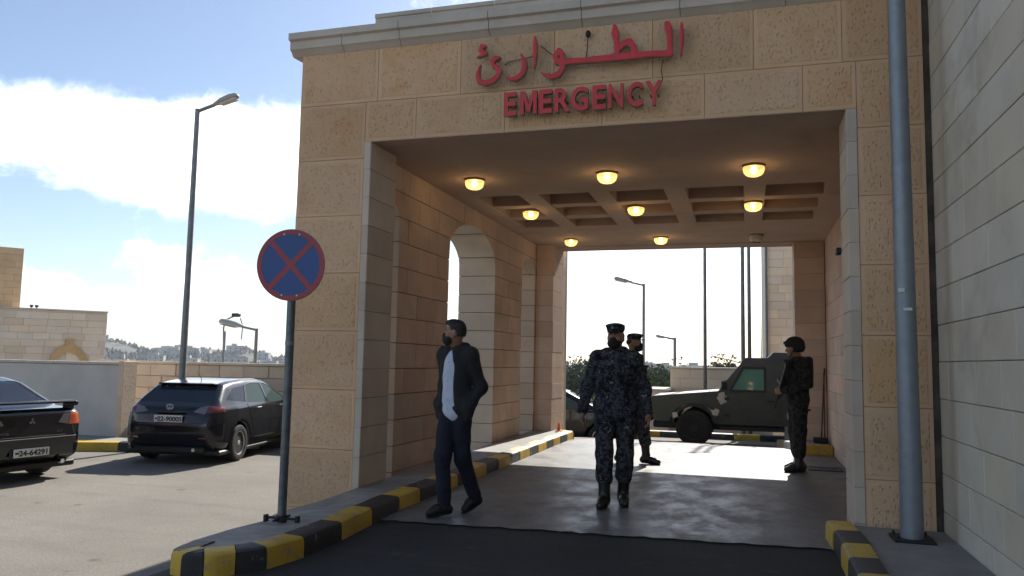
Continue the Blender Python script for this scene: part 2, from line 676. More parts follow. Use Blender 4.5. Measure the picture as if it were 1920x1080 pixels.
def camo(name, cols, size=.03, scale=9.):
    """pixelled camouflage cloth: noise sampled on a small square grid"""
    m, g, b = new_mat(name)
    co = g.new('ShaderNodeTexCoord').outputs['Object']
    sn = g.new('ShaderNodeVectorMath', operation='SNAP')
    g.put(sn.inputs[0], co)
    sn.inputs[1].default_value = (size, size, size * .7)
    n = g.noise(sn.outputs[0], scale, 3, .6)
    st = [(0., cols[0])] + [(.40 + .085 * i, c) for i, c in enumerate(cols[1:])]
    col = g.ramp(n, st, 'CONSTANT')
    g.put(b.inputs['Base Color'], col)
    b.inputs['Roughness'].default_value = .9
    b.inputs['Specular IOR Level'].default_value = .2
    bn = g.new('ShaderNodeBump')
    bn.inputs['Strength'].default_value = .5
    bn.inputs['Distance'].default_value = .02
    g.put(bn.inputs['Height'], g.noise(co, 14, 4, .6, .6))
    g.l.new(bn.outputs[0], b.inputs['Normal'])
    return m


def glass_mat(name, tint, rough=.02, trans=.8):
    m, g, b = new_mat(name)
    b.inputs['Base Color'].default_value = (*tint, 1)
    b.inputs['Roughness'].default_value = rough
    tr = g.new('ShaderNodeBsdfTransparent')
    tr.inputs[0].default_value = (*tint, 1)
    mx = g.new('ShaderNodeMixShader')
    mx.inputs[0].default_value = trans
    g.l.new(b.outputs[0], mx.inputs[1])
    g.l.new(tr.outputs[0], mx.inputs[2])
    g.l.new(mx.outputs[0], g.n['Material Output'].inputs[0])
    return m


def lit_glass(name):
    """ribbed translucent bowl: part of the bulb shows through, the rest glows dimly"""
    m, g, b = new_mat(name)
    b.inputs['Base Color'].default_value = (.8, .68, .45, 1)
    b.inputs['Roughness'].default_value = .25
    b.inputs['Emission Color'].default_value = (1., .62, .22, 1)
    oi = g.new('ShaderNodeObjectInfo')
    g.put(b.inputs['Emission Strength'], g.math('ADD', .42, g.math('MULTIPLY', oi.outputs['Random'], .18)))
    tr = g.new('ShaderNodeBsdfTransparent')
    tr.inputs[0].default_value = (1., .86, .6, 1)
    mx = g.new('ShaderNodeMixShader')
    mx.inputs[0].default_value = .42
    g.l.new(b.outputs[0], mx.inputs[1])
    g.l.new(tr.outputs[0], mx.inputs[2])
    g.l.new(mx.outputs[0], g.n['Material Output'].inputs[0])
    return m


M = {}
M['rough'] = rough_stone('rough_limestone', (.69, .445, .265), (.73, .49, .31), (.66, .40, .22))
M['margin'] = pm('drafted_margin', (.71, .475, .295), (.66, .43, .26), 3, .9, bump=.3, bscale=45, rand=.08)
M['palemortar'] = pm('pale_mortar', (.34, .31, .265), (.28, .255, .22), 8, .95, bump=.3, bscale=80)
M['mortar'] = pm('mortar', (.10, .08, .065), (.14, .115, .09), 8, .95, bump=.3, bscale=80)
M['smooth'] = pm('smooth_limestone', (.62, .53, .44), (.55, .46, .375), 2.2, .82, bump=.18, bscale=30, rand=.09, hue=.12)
M['inner'] = pm('arcade_limestone', (.61, .465, .385), (.54, .405, .33), 2.2, .82, bump=.18, bscale=30, rand=.1, hue=.12, dirt=.35, dscale=.8)
M['cornice'] = pm('cornice_stone', (.62, .55, .48), (.53, .47, .41), 3, .85, bump=.2, bscale=30, rand=.06)
M['wallstone'] = pm('grey_wall_stone', (.68, .62, .51), (.61, .555, .455), 1.8, .8, bump=.16, bscale=34, rand=.06, hue=.2, dirt=.4, dscale=.7)
M['plaster'] = pm('ceiling_plaster', (.50, .37, .29), (.44, .32, .245), 1.3, .9, bump=.15, bscale=50, dirt=.3, dscale=.6)
M['roof'] = pm('roof_concrete', (.4, .38, .35), (.33, .31, .28), 2, .9)
M['floor'] = concrete_floor('damp_concrete')
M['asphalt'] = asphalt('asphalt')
M['walk'] = pm('sidewalk_concrete', (.22, .215, .2), (.29, .28, .26), 3, .85, bump=.3, bscale=60)
M['islandtop'] = pm('island_concrete', (.20, .19, .175), (.33, .31, .28), 3, .8, bump=.35, bscale=40)
M['yellow'] = painted('yellow_kerb_paint', (.62, .39, .035))
M['black'] = painted('black_kerb_paint', (.022, .022, .024), chip=(.20, .19, .17), amount=.60)
M['kerbgrey'] = painted('bare_kerb', (.4, .39, .36), amount=.7)
M['red'] = pm('red_letter_face', (.66, .035, .04), (.57, .03, .034), 6, .45, rand=.04)
M['return'] = pm('letter_return', (.34, .32, .29), (.22, .2, .18), 8, .6)
M['wire'] = pm('black_wire', (.01, .01, .01), rough=.6)
M['galv'] = pm('galvanised_steel', (.27, .30, .335), (.235, .262, .295), 11, .5, metal=.5, bump=.04, bscale=60, rvar=.06)
M['galvd'] = pm('dark_galvanised', (.16, .18, .2), (.11, .12, .135), 12, .45, metal=.6)
M['lampgrey'] = pm('lamp_grey_paint', (.20, .20, .205), (.26, .26, .26), 9, .5, metal=.3)
M['lamphead'] = pm('lamp_head', (.42, .41, .38), (.34, .33, .31), 9, .5)
M['signblue'] = pm('sign_blue', (.006, .058, .27), (.008, .068, .30), 3, .35)
M['signred'] = pm('sign_red', (.33, .022, .04), (.38, .03, .05), 3, .35)
M['signback'] = pm('sign_back', (.3, .3, .3), rough=.5, metal=.6)
M['bolt'] = pm('bolt', (.55, .55, .55), rough=.35, metal=.9)
M['lampglass'] = lit_glass('lit_glass')
M['lampcore'] = pm('bulb', (1, .9, .7), rough=.3, emit=(1., .8, .42), estr=7.)
M['lampoff'] = pm('unlit_glass', (.62, .55, .45), (.5, .44, .36), 20, .25)
M['brass'] = pm('lamp_ring', (.25, .2, .14), rough=.45, metal=.5)
M['lotwall'] = pm('grey_render', (.60, .55, .49), (.52, .475, .425), 1.6, .9, bump=.3, bscale=30)
M['tanstone'] = pm('tan_wall_stone', (.66, .51, .37), (.58, .44, .31), 2.4, .92, bump=.6, bscale=22, rand=.12, bdist=.02)
M['farstone'] = pm('far_wall_stone', (.80, .67, .52), (.74, .59, .44), .9, .9, bump=.2, bscale=16, rand=.1, hue=.15)
M['fartower'] = pm('ochre_tower_stone', (.68, .47, .28), (.62, .42, .24), 1.2, .9, bump=.2, bscale=16, rand=.07)
M['skin'] = pm('skin', (.33, .18, .115), (.28, .145, .09), 20, .55)
M['hair'] = pm('black_hair', (.012, .01, .009), rough=.55, bump=.6, bscale=160)
M['blackcloth'] = pm('black_cloth', (.012, .0125, .0145), (.018, .018, .02), 16, .85, bump=.4, bscale=22, bdist=.015)
M['navy'] = pm('dark_jeans', (.007, .009, .019), (.010, .013, .026), 18, .9, bump=.45, bscale=18, bdist=.015)
M['shirt'] = pm('pale_blue_shirt', (.50, .56, .70), (.56, .61, .74), 12, .8, bump=.4, bscale=16, bdist=.015)
M['button'] = pm('shirt_button', (.3, .32, .38), rough=.4)
M['shoe'] = pm('black_leather', (.012, .012, .012), rough=.38, bump=.1, bscale=80)
M['mask'] = pm('black_mask', (.008, .008, .009), rough=.8)
M['camo'] = camo('blue_camo', [(.008, .0085, .013), (.026, .027, .033), (.068, .07, .08), (.018, .019, .025), (.17, .17, .175)], .017, 13.)
M['camo2'] = camo('dark_green_camo', [(.008, .009, .008), (.018, .02, .017), (.034, .036, .03), (.01, .011, .01)], .02, 12)
M['vest'] = pm('tactical_vest', (.009, .0095, .009), (.015, .016, .014), 20, .85, bump=.4, bscale=30)
M['gun'] = pm('gunmetal', (.010, .010, .011), rough=.6)
M['eye'] = pm('eye_white', (.6, .58, .55), rough=.25)
M['iris'] = pm('iris', (.02, .012, .008), rough=.2)
M['carblack'] = pm('black_car_paint', (.004, .004, .005), rough=.22, coat=.6, spec=.3)
M['carnavy'] = pm('dark_blue_car_paint', (.004, .005, .009), rough=.22, coat=.6, spec=.3)
M['trim'] = pm('black_trim', (.008, .008, .008), rough=.55)
M['chrome'] = pm('chrome', (.75, .75, .76), rough=.12, metal=1.)
M['tyre'] = pm('tyre_rubber', (.014, .014, .014), (.02, .02, .019), 20, .85)
M['rim'] = pm('alloy', (.66, .64, .61), rough=.3, metal=.25)
M['tail'] = pm('tail_light_red', (.16, .02, .018), rough=.08, coat=1.)
M['tailo'] = pm('tail_light_amber', (.50, .10, .03), rough=.08, coat=1.)
M['tailc'] = pm('tail_light_clear', (.16, .13, .14), rough=.1, coat=1.)
M['plate'] = pm('plate_white', (.62, .62, .58), rough=.4)
M['platetext'] = pm('plate_black', (.015, .015, .015), rough=.5)
M['glass'] = glass_mat('car_glass', (.16, .24, .22), .02, .62)
M['glassd'] = glass_mat('tinted_glass', (.03, .04, .06), .02, .35)
M['seat'] = pm('car_seat', (.03, .03, .032), rough=.8)
M['olive'] = pm('olive_armour_paint', (.060, .068, .056), (.044, .050, .043), 4, .55, bump=.1, bscale=25)
M['olived'] = pm('dark_olive_paint', (.018, .02, .021), (.024, .026, .024), 4, .55)
M['olivegrey'] = pm('grey_upper_armour', (.07, .078, .082), (.055, .062, .068), 4, .5)
M['patch'] = pm('pale_camo_patch', (.55, .55, .5), (.48, .47, .42), 8, .7)
M['armglass'] = glass_mat('armoured_glass', (.22, .50, .42), .03, .45)
M['bark'] = pm('bark', (.09, .07, .05), (.13, .1, .075), 9, .95, bump=.5, bscale=18)
M['leaf'] = pm('leaf_green', (.075, .11, .05), (.10, .135, .07), .7, .7, rand=.12, spec=.3)
M['leaf2'] = pm('leaf_olive', (.08, .10, .06), (.11, .125, .08), .7, .7, rand=.12, spec=.3)
M['scrub'] = pm('hillside_leaves', (.035, .045, .03), (.05, .058, .04), .02, .9)
M['hill'] = pm('hill_scrub', (.045, .055, .035), (.10, .095, .07), .014, .95, detail=9)
M['house'] = pm('hill_house', (.36, .33, .29), (.30, .27, .235), .05, .9, rand=.3)
M['pane'] = pm('dark_window', (.03, .035, .04), rough=.15)
M['orange'] = pm('orange_plastic', (.75, .16, .03), rough=.5)
M['wood'] = pm('broom_handle', (.10, .045, .03), rough=.6)
M['white'] = pm('white_sticker', (.7, .7, .7), rough=.5)
M['black_iron'] = pm('dark_iron', (.025, .025, .027), rough=.6, metal=.3)
# ------------------------------------------------------------------ ground
def sstep(a, b, x):
    t = min(max((x - a) / (b - a), 0), 1)
    return t * t * (3 - 2 * t)


def gz(x, y):
    """lie of the land: level drive, lower parking lot on the left, ramp and valley beyond the canopy"""
    drive = -.006 - .078 * min(max(y - 14.0, 0), 6.2)
    lot = -.45 - .04 * sstep(14, 20, y)
    z = lot + (drive - lot) * (sstep(-3.86, -3.62, x) if y < 7 else sstep(-4.35, -3.7, x))
    if y > 22.5:
        z -= .36 * min(y - 22.5, 11)
    if y > 33:
        z -= 10 * sstep(33, 260, y)
    return z


def grid_sheet(name, xs, ys, zf, mat, kind, parent=None):
    vs = [(x, y, zf(x, y)) for y in ys for x in xs]
    nx = len(xs)
    fs = [(j * nx + i, j * nx + i + 1, (j + 1) * nx + i + 1, (j + 1) * nx + i) for j in range(len(ys) - 1) for i in range(nx - 1)]
    o = mesh_obj(name, vs, fs, mat, parent, smooth=True)
    if kind:
        o['kind'] = kind
    return o


xs = [-4000, -1500, -600, -250, -120, -70, -45, -32, -24, -18, -14, -11, -9, -7.5, -6.3, -5.6, -5.1] + [-4.7, -4.35, -4.2, -4.0, -3.86, -3.82, -3.78, -3.74, -3.70, -3.66, -3.62] + \
     [-3.4, -3.2, -2, -1, 0, 1, 2, 4, 8, 16, 32, 70, 150, 400, 1200, 4000]
ys = [-60, -30, -15, -8, -4, -2, 0, 1, 2, 3, 4, 5, 6, 6.99, 7.01, 8, 9, 10, 11, 12, 13, 14, 14.5, 15, 16, 17, 18, 19, 20, 20.5, 21, 22, 22.5, 23, 25, 27, 30, 33.5,
      40, 60, 90, 140, 200, 260, 400, 700, 1200, 2500, 5000]
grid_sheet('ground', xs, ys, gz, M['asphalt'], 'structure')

# concrete floor of the drive-through, from just in front of the canopy to the ramp behind it
dv, df = [], []
DX = [-3.06 + 3.68 * q / 44 for q in range(45)] + [1.29]
ND_ = len(DX)
for i, y in enumerate([6.32, 8, 10, 12, 14, 14.5, 15, 15.8, 16.6]):
    for j, x in enumerate(DX):
        yy = y + (.27 * (x + 3.06) / 3.68 + RNG.uniform(-.03, .03) if i == 0 else 0)
        dv.append((x, yy, gz(x, yy) + .012))
for i in range(8):
    for j in range(ND_ - 1):
        df.append((i * ND_ + j, i * ND_ + j + 1, (i + 1) * ND_ + j + 1, (i + 1) * ND_ + j))
o = mesh_obj('drive_floor', dv, df, M['floor'], smooth=True)
o['kind'] = 'structure'


# ------------------------------------------------------------------ kerbs: one painted stone after another
def kerb_run(parent, path, length, mats, z_of, h=.15, w=.17, side=1, gap=.006, first=0, ch=.035):
    """stones along a polyline; side=+1 puts the stone's body to the left of the walking direction"""
    pts = [Vector((p[0], p[1])) for p in path]
    seg = [0]
    for a, b in zip(pts, pts[1:]):
        seg.append(seg[-1] + (b - a).length)

    def at(s):
        s = min(max(s, 0), seg[-1])
        for i in range(len(pts) - 1):
            if s <= seg[i + 1] + 1e-9:
                t = (s - seg[i]) / max(seg[i + 1] - seg[i], 1e-9)
                d = (pts[i + 1] - pts[i]).normalized()
                return pts[i].lerp(pts[i + 1], t), d
    lens = length if isinstance(length, list) else [length] * int(math.ceil(seg[-1] / length))
    s = 0
    k = first
    for L in lens:
        if s >= seg[-1] - .02:
            break
        e = min(s + L, seg[-1])
        mb = MB()
        rings = []
        nn = 4
        jit = RNG.uniform(-.006, .006)
        for q in range(nn + 1):
            p, d = at(s + gap / 2 + (e - s - gap) * q / nn)
            d2 = at(min(s + (e - s) * q / nn + .12, seg[-1]))[1] + at(max(s + (e - s) * q / nn - .12, 0))[1]
            d = d2.normalized()
            nrm = Vector((-d.y, d.x)) * side
            z = z_of(p.x, p.y)
            prof = [(0, -.12), (0.004, h - ch), (ch * .35, h - ch * .3), (ch, h), (w, h + .004), (w, -.12)]
            rings.append([(p.x + nrm.x * (a + jit), p.y + nrm.y * (a + jit), z + b) for a, b in prof])
        m = 6
        vs = [v for r_ in rings for v in r_]
        fs = []
        for i in range(nn):
            for j in range(m):
                f = [i * m + j, i * m + (j + 1) % m, (i + 1) * m + (j + 1) % m, (i + 1) * m + j]
                fs.append(f if side < 0 else f[::-1])
        fs.append(list(range(m)))
        fs.append([nn * m + j for j in range(m)][::-1])
        mesh_obj('kerb_stone', vs, fs, mats[k % len(mats)], parent, smooth=40)
        s = e
        k += 1


def empty_struct(name):
    o = bpy.data.objects.new(name, None)
    COL.objects.link(o)
    o['kind'] = 'structure'
    return o


kerb = empty_struct('kerb')
YB = [M['yellow'], M['black']]
island_path = [(-3.62, 4.62), (-3.60, 4.42), (-3.52, 4.30), (-3.40, 4.27), (-3.2, 4.35), (-3.03, 4.60), (-2.97, 4.95), (-2.97, 5.5), (-3.01, 6.0), (-3.05, 6.6), (-3.06, 7.4),
               (-3.05, 14.3)]
kerb_run(kerb, island_path, [.30, .15, .15, .20, .22, .36, .55, .61, .60, .50, .55] + [.5] * 18, YB, lambda x, y: 0.0, h=.138, w=.18, side=1, first=1)
# far end of that kerb turns away to the left behind the pillar
kerb_run(kerb, [(-3.05, 14.32), (-3.15, 14.75), (-3.5, 15.05), (-4.4, 15.2)], .4, [M['kerbgrey'], M['yellow']], lambda x, y: gz(x, y), h=.15, w=.17, side=1)
# right-hand kerbs
kerb_run(kerb, [(.60, 2.0), (.63, 6.25), (.60, 6.98)], [.55] * 6 + [.42, .43, .45, .46, .42, .3], [M['black'], M['yellow']], lambda x, y: 0.0, h=.15, w=.19, side=-1, first=0)
kerb_run(kerb, [(1.29, 13.45), (.80, 13.45)], .5, [M['yellow']], lambda x, y: 0.0, h=.15, w=.17, side=-1)
kerb_run(kerb, [(.80, 13.45), (.66, 15.2), (.58, 17.6)], .55, [M['kerbgrey'], M['yellow'], M['kerbgrey']], lambda x, y: gz(x, y), h=.15, w=.17, side=-1)
# kerb across the road beyond the ramp
kerb_run(kerb, [(-9.0, 20.9), (6.0, 20.9)], .62, YB, lambda x, y: gz(x, y), h=.15, w=.18, side=1)
# kerb of the parking lot in front of the grey wall
kerb_run(kerb, [(-14.5, 11.35), (-12.9, 11.75), (-11.4, 12.35), (-10.9, 12.5), (-9.0, 14.2), (-6, 14.3)], [.75] * 3 + [1.0, .8, .6] + [.6] * 9, YB[::-1], lambda x, y: gz(x, y), h=.17, w=.18, side=1)

# pavements behind the kerbs
mesh_obj('pavement', [(-3.23, 6.985, .136), (-3.23, 14.5, .136), (-3.77, 14.5, .136), (-3.63, 6.985, .136), (-3.23, 6.985, -.1), (-3.23, 14.5, -.1), (-3.77, 14.5, -.1), (-3.63, 6.985, -.1)],
         [(0, 1, 2, 3), (4, 7, 6, 5), (0, 4, 5, 1), (1, 5, 6, 2), (2, 6, 7, 3), (3, 7, 4, 0)], M['walk'])['kind'] = 'structure'
isl = [(-3.62, 4.62, .128), (-3.42, 4.46, .134), (-3.30, 4.45, .135), (-3.18, 4.66, .135), (-3.14, 4.95, .135), (-3.14, 5.5, .135), (-3.18, 6.0, .135), (-3.22, 6.6, .135), (-3.23, 6.985, .135), (-3.62, 6.985, .134),
       (-4.0, 6.99, -.01), (-4.46, 6.99, -.15), (-4.46, 6.80, -.17), (-4.1, 6.35, -.07), (-3.84, 5.95, .03), (-3.66, 5.6, .09), (-3.63, 5.1, .12)]
n_ = len(isl)
mesh_obj('traffic_island', isl + [(a, b, -.6) for a, b, c in isl],
         [[9, 10, 11, 12, 13], [9, 13, 14], [8, 9, 14], [7, 8, 14], [6, 7, 14], [6, 14, 15], [5, 6, 15], [5, 15, 16], [4, 5, 16], [3, 4, 16], [3, 16, 0], [3, 0, 2], [2, 0, 1]] +
         [[(i + 1) % n_, i, n_ + i, n_ + (i + 1) % n_] for i in range(n_)], M['islandtop'])['kind'] = 'structure'
MB().box(.78, 1.465, 2.0, 6.99, -.1, .12).build('pavement', M['walk'])['kind'] = 'structure'
MB().prism([(.95, 13.60), (1.29, 13.60), (1.29, 17.6), (.74, 17.6), (.83, 15.2)], ((0, 0, 0), (1, 0, 0), (0, 1, 0), (0, 0, 1)), -.4, .14).build('pavement', M['walk'])['kind'] = 'structure'
MB().prism([(-16, 11.2), (-14.5, 11.53), (-12.95, 11.93), (-11.45, 12.53), (-11.0, 12.68), (-9.1, 14.37), (-6, 14.47), (-6, 15.3), (-16, 15.3)],
           ((0, 0, 0), (1, 0, 0), (0, 1, 0), (0, 0, 1)), -.8, -.30).build('pavement', M['walk'])['kind'] = 'structure'

# ------------------------------------------------------------------ the emergency entrance canopy
canopy = thing('entrance_canopy', 'tan stone drive-through canopy over the emergency entrance with arches and coffered ceiling', 'canopy', (-1.3, 7.0, 0))
HB = 4.55       # underside of the cornice
OPEN = 3.56     # underside of the beam and ceiling


def block(name, parent, frame, u0, u1, v0, v1, depth, mats, ch=.004, gap=.0014, jit=.0015, panel=None):
    """dressed stone with chamfered arris; panel=(margin, rise) adds a proud hammered face"""
    o, u, v, n = [Vector(q) for q in frame]
    o = o + n * RNG.uniform(-jit, jit)
    a0, a1, b0, b1 = u0 + gap, u1 - gap, v0 + gap, v1 - gap

    def rect(i, d):
        return [o + u * a + v * b + n * d for a, b in ((a0 + i, b0 + i), (a1 - i, b0 + i), (a1 - i, b1 - i), (a0 + i, b1 - i))]
    rings = [rect(0, -depth), rect(0, -ch), rect(ch, 0)]
    mi_of = [0, 0]
    if panel:
        mg, rise = panel
        rings += [rect(mg, 0), rect(mg + .012, rise)]
        mi_of += [0, 1]
    vs = [p for r_ in rings for p in r_]
    fs, mi = [[0, 1, 2, 3][::-1]], [0]
    for r_ in range(len(rings) - 1):
        for k in range(4):
            fs.append([r_ * 4 + k, r_ * 4 + (k + 1) % 4, r_ * 4 + 4 + (k + 1) % 4, r_ * 4 + 4 + k])
            mi.append(mi_of[r_])
    k = (len(rings) - 1) * 4
    fs.append([k, k + 1, k + 2, k + 3])
    mi.append(1 if panel else 0)
    if u.cross(v).dot(n) < 0:
        fs = [f[::-1] for f in fs]
    return mesh_obj(name, vs, fs, mats, parent, mi=mi)


FY = 7.0
FRONT = ((0, FY, 0), (1, 0, 0), (0, 0, 1), (0, -1, 0))
RM = [M['margin'], M['rough']]
zc = [HB - .58 * k for k in range(10)]

# cores that carry the cladding
front = MB()
front.box(-4.38, -3.66, FY + .05, 7.36, -.7, HB - .02).box(.90, 1.40, FY + .05, 7.48, -.1, HB - .02)
front.box(-3.66, .90, FY + .05, 7.58, OPEN + .02, HB - .02)
front.build('pillar_core', M['margin'], canopy)
pan = (.032, .003)
for i in range(8):                                     # left pillar, one big hammered block a course
    z1, z0 = zc[i], zc[i + 1]
    if i == 0:
        continue
    block('stone', canopy, FRONT, -4.43, -3.675, max(z0, -.6), z1, .1, RM, panel=pan)
for i in range(1, 9):                                  # right pillar
    z1, z0 = zc[i], max(zc[i + 1], .02)
    if z1 - z0 > .05:
        block('stone', canopy, FRONT, .905, 1.42, z0, z1, .1, RM, panel=pan)
block('stone', canopy, FRONT, -4.43, -3.675, -.62, zc[8], .1, RM, panel=pan)
us = [-4.43, -3.55, -2.66, -1.72, -.80, .08, .80, 1.42]
for a, b in zip(us, us[1:]):
    block('stone', canopy, FRONT, a, b, zc[1], zc[0], .1, RM, panel=pan)
us = [-3.675, -3.12, -2.2, -1.26, -.34, .48, .905]
for a, b in zip(us, us[1:]):
    block('stone', canopy, FRONT, a, b, OPEN, zc[1], .1, RM, panel=pan)
# outer left flank of the front pillar
LEFT = ((-4.43, 0, 0), (0, -1, 0), (0, 0, 1), (-1, 0, 0))
for i in range(8):
    block('stone', canopy, LEFT, -7.36, -7.10, max(zc[i + 1], -.6), zc[i], .05, RM, panel=pan)

# smooth jamb stones lining the opening (reveals), 0.29 m courses
rc = [OPEN - .285 * k for k in range(15)]
JL = ((-3.60, 0, 0), (0, 1, 0), (0, 0, 1), (1, 0, 0))
JR = ((.82, 0, 0), (0, 1, 0), (0, 0, 1), (-1, 0, 0))
for k in range(13):
    if rc[k] < .1:
        break
    block('jamb_stone', canopy, JL, FY - .006, 7.60, max(rc[k + 1], .05), rc[k], .072, [M['smooth']], ch=.006)
    block('jamb_stone', canopy, JR, FY - .006, 7.52, max(rc[k + 1], .0), rc[k], .082, [M['smooth']], ch=.006)

# arcade wall on the left: three arches, through-stones with open joints over a mortar core
WX0, WX1 = -4.35, -3.75
ARCH = [(7.05, 8.05, 2.93, .30), (9.62, 11.60, 2.85, .46), (13.14, 13.99, 2.94, .29)]      # y0, y1, springing, rise
ARC_Y0, ARC_Y1 = 7.37, 14.9


def arch_top(y, grow=0.0):
    for a, b, sp, ri in ARCH:
        c, hw = (a + b) / 2, (b - a) / 2 + grow
        t = (y - c) / hw
        if abs(t) < 1:
            return sp + (ri + grow) * math.sqrt(1 - t * t)
    return None


def wall_piece(y0, y1, z0, z1, grow=0.0):
    """outline of one stone of the arcade, cut by the arches"""
    cuts = sorted({y0, y1, *[q for a, b, _, _ in ARCH for q in (a - grow, b + grow) if y0 < q < y1]})
    outs = []
    for a, b in zip(cuts, cuts[1:]):
        mid = (a + b) / 2
        t = arch_top(mid, grow)
        if t is None:
            outs.append([(a, z0), (b, z0), (b, z1), (a, z1)])
            continue
        n = 28
        ysm = [a + (b - a) * i / n for i in range(n + 1)]
        bot = [(y, max(z0, (arch_top(y, grow) or 0))) for y in ysm]
        if all(z >= z1 - .004 for _, z in bot):
            continue
        runs, cur = [], []
        for i, (y, z) in enumerate(bot):
            if z < z1 - .001:
                if not cur and i > 0:
                    yp, zp = bot[i - 1]
                    f = (z1 - zp) / (z - zp) if abs(z - zp) > 1e-9 else 0
                    cur.append((yp + (y - yp) * f, z1))
                cur.append((y, z))
            elif cur:
                yp, zp = bot[i - 1]
                f = (z1 - zp) / (z - zp)
                cur.append((yp + (y - yp) * f, z1))
                runs.append(cur)
                cur = []
        if cur:
            runs.append(cur)
        for r_ in runs:
            poly = list(r_)
            if poly[-1][1] < z1 - .001:
                poly.append((poly[-1][0], z1))
            if poly[0][1] < z1 - .001:
                poly.insert(0, (poly[0][0], z1))
            if len(poly) >= 3:
                outs.append(poly)
    return outs


WF = ((WX1, 0, 0), (0, 1, 0), (0, 0, 1), (1, 0, 0))
core = MB()
for (ya, yb) in ((7.60, 14.9),):
    for poly in wall_piece(ya, yb, -.6, OPEN + .3, grow=.014):
        # drop the parts that would fill the openings
        core.prism(poly, WF, -(WX1 - WX0) + .014, -.014)
wc = [OPEN - .285 * k for k in range(16)]
core2 = MB()
edges = sorted([ARC_Y0] + [q for a, b, _, _ in ARCH for q in (max(a, ARC_Y0), b)] + [ARC_Y1])
for k in range(14):
    z1, z0 = wc[k], max(wc[k + 1], -.05)
    if z1 - z0 < .05:
        break
    # piers between openings get whole courses, over the arches the course runs through
    cuts = [ARC_Y0]
    step = .62
    y = ARC_Y0 + (.0 if k % 2 else .31)
    while y < ARC_Y1:
        if y > cuts[-1] + .2 and all(abs(y - q) > .16 for a, b, _, _ in ARCH for q in (a, b)):
            cuts.append(y)
        y += step
    cuts.append(ARC_Y1)
    for a, b in zip(cuts, cuts[1:]):
        segs = [(a, b)]
        for p, q, sp, ri in ARCH:
            new = []
            for s0, s1 in segs:
                top = sp if z1 <= sp + .02 else None
                if top is None or s1 <= p or s0 >= q:
                    new.append((s0, s1))
                else:
                    if s0 < p:
                        new.append((s0, p))
                    if s1 > q:
                        new.append((q, s1))
            segs = new
        for s0, s1 in segs:
            if s1 - s0 < .03:
                continue
            for poly in wall_piece(s0 + .0035, s1 - .0035, z0 + .0045, z1 - .0045):
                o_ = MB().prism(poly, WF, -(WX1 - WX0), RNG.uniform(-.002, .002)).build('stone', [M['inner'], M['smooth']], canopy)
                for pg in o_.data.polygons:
                    pg.material_index = 0 if abs(pg.normal.x) > .5 else 1  # jambs and soffits take the paler stone, painting in light from outside
            for poly in wall_piece(s0 - .001, s1 + .001, z0 - .001, z1 + .001, grow=.014):
                core2.prism(poly, WF, -(WX1 - WX0) + .014, -.014)
core2.build('mortar_core', M['mortar'], canopy)

# rear pillars and beam
BY0, BY1 = 14.08, 14.92
rear = MB()
rear.box(WX0 + .01, -3.45, BY0 + .03, BY1 - .03, -.6, OPEN + .3).box(.83, 1.30, 14.43, BY1 - .03, -.3, OPEN + .3)
rear.box(WX0 + .01, 1.30, 14.35, BY1 - .01, OPEN + .003, HB - .02)
rear.build('pillar_core', M['mortar'], canopy)
RF = ((0, BY0, 0), (1, 0, 0), (0, 0, 1), (0, -1, 0))
RF2 = ((0, 14.40, 0), (1, 0, 0), (0, 0, 1), (0, -1, 0))
RJL = ((-3.42, 0, 0), (0, 1, 0), (0, 0, 1), (1, 0, 0))
RJR = ((.80, 0, 0), (0, 1, 0), (0, 0, 1), (-1, 0, 0))
RB = ((0, BY1, 0), (-1, 0, 0), (0, 0, 1), (0, 1, 0))
for k in range(13):
    z1, z0 = wc[k], max(wc[k + 1], -.05)
    if z1 - z0 < .05:
        break
    block('stone', canopy, RF, -3.745, -3.42, z0, z1, .03, [M['inner']])
    block('stone', canopy, RJL, BY0 + .03, BY1, z0, z1, .03, [M['inner']])
    block('stone', canopy, RF2, .80, 1.295, z0, z1, .03, [M['inner']])
    block('stone', canopy, RJR, 14.43, BY1, z0, z1, .03, [M['inner']])
    block('stone', canopy, RB, 3.44, 4.34, z0, z1, .028, [M['inner']])
for a, b in zip([-1.3, -.4, .5, 1.4, 2.3, 3.3], [-.4, .5, 1.4, 2.3, 3.3, 4.34]):
    block('stone', canopy, RB, a, b, OPEN, HB, .01, [M['inner']])
# arcade flank above the arches, outside, up to the roof
MB().box(WX0, WX1 + .02, 7.6, 14.36, OPEN + .004, HB - .02).build('arcade_parapet', M['inner'], canopy)
# wall of the hospital on the right side inside the canopy
IR = ((1.30, 0, 0), (0, 1, 0), (0, 0, 1), (-1, 0, 0))
MB().box(1.315, 1.46, 7.46, 15.5, -.4, HB).build('inner_wall', M['mortar'], canopy)
for k in range(13):
    z1, z0 = wc[k], max(wc[k + 1], -.05)
    if z1 - z0 < .05:
        break
    cuts = [7.52] + [7.52 + .95 * j - (.4 if k % 2 else 0) for j in range(1, 8)] + [14.38]
    for a, b in zip(cuts, cuts[1:]):
        block('stone', canopy, IR, a, b, z0, z1, .02, [M['inner']])

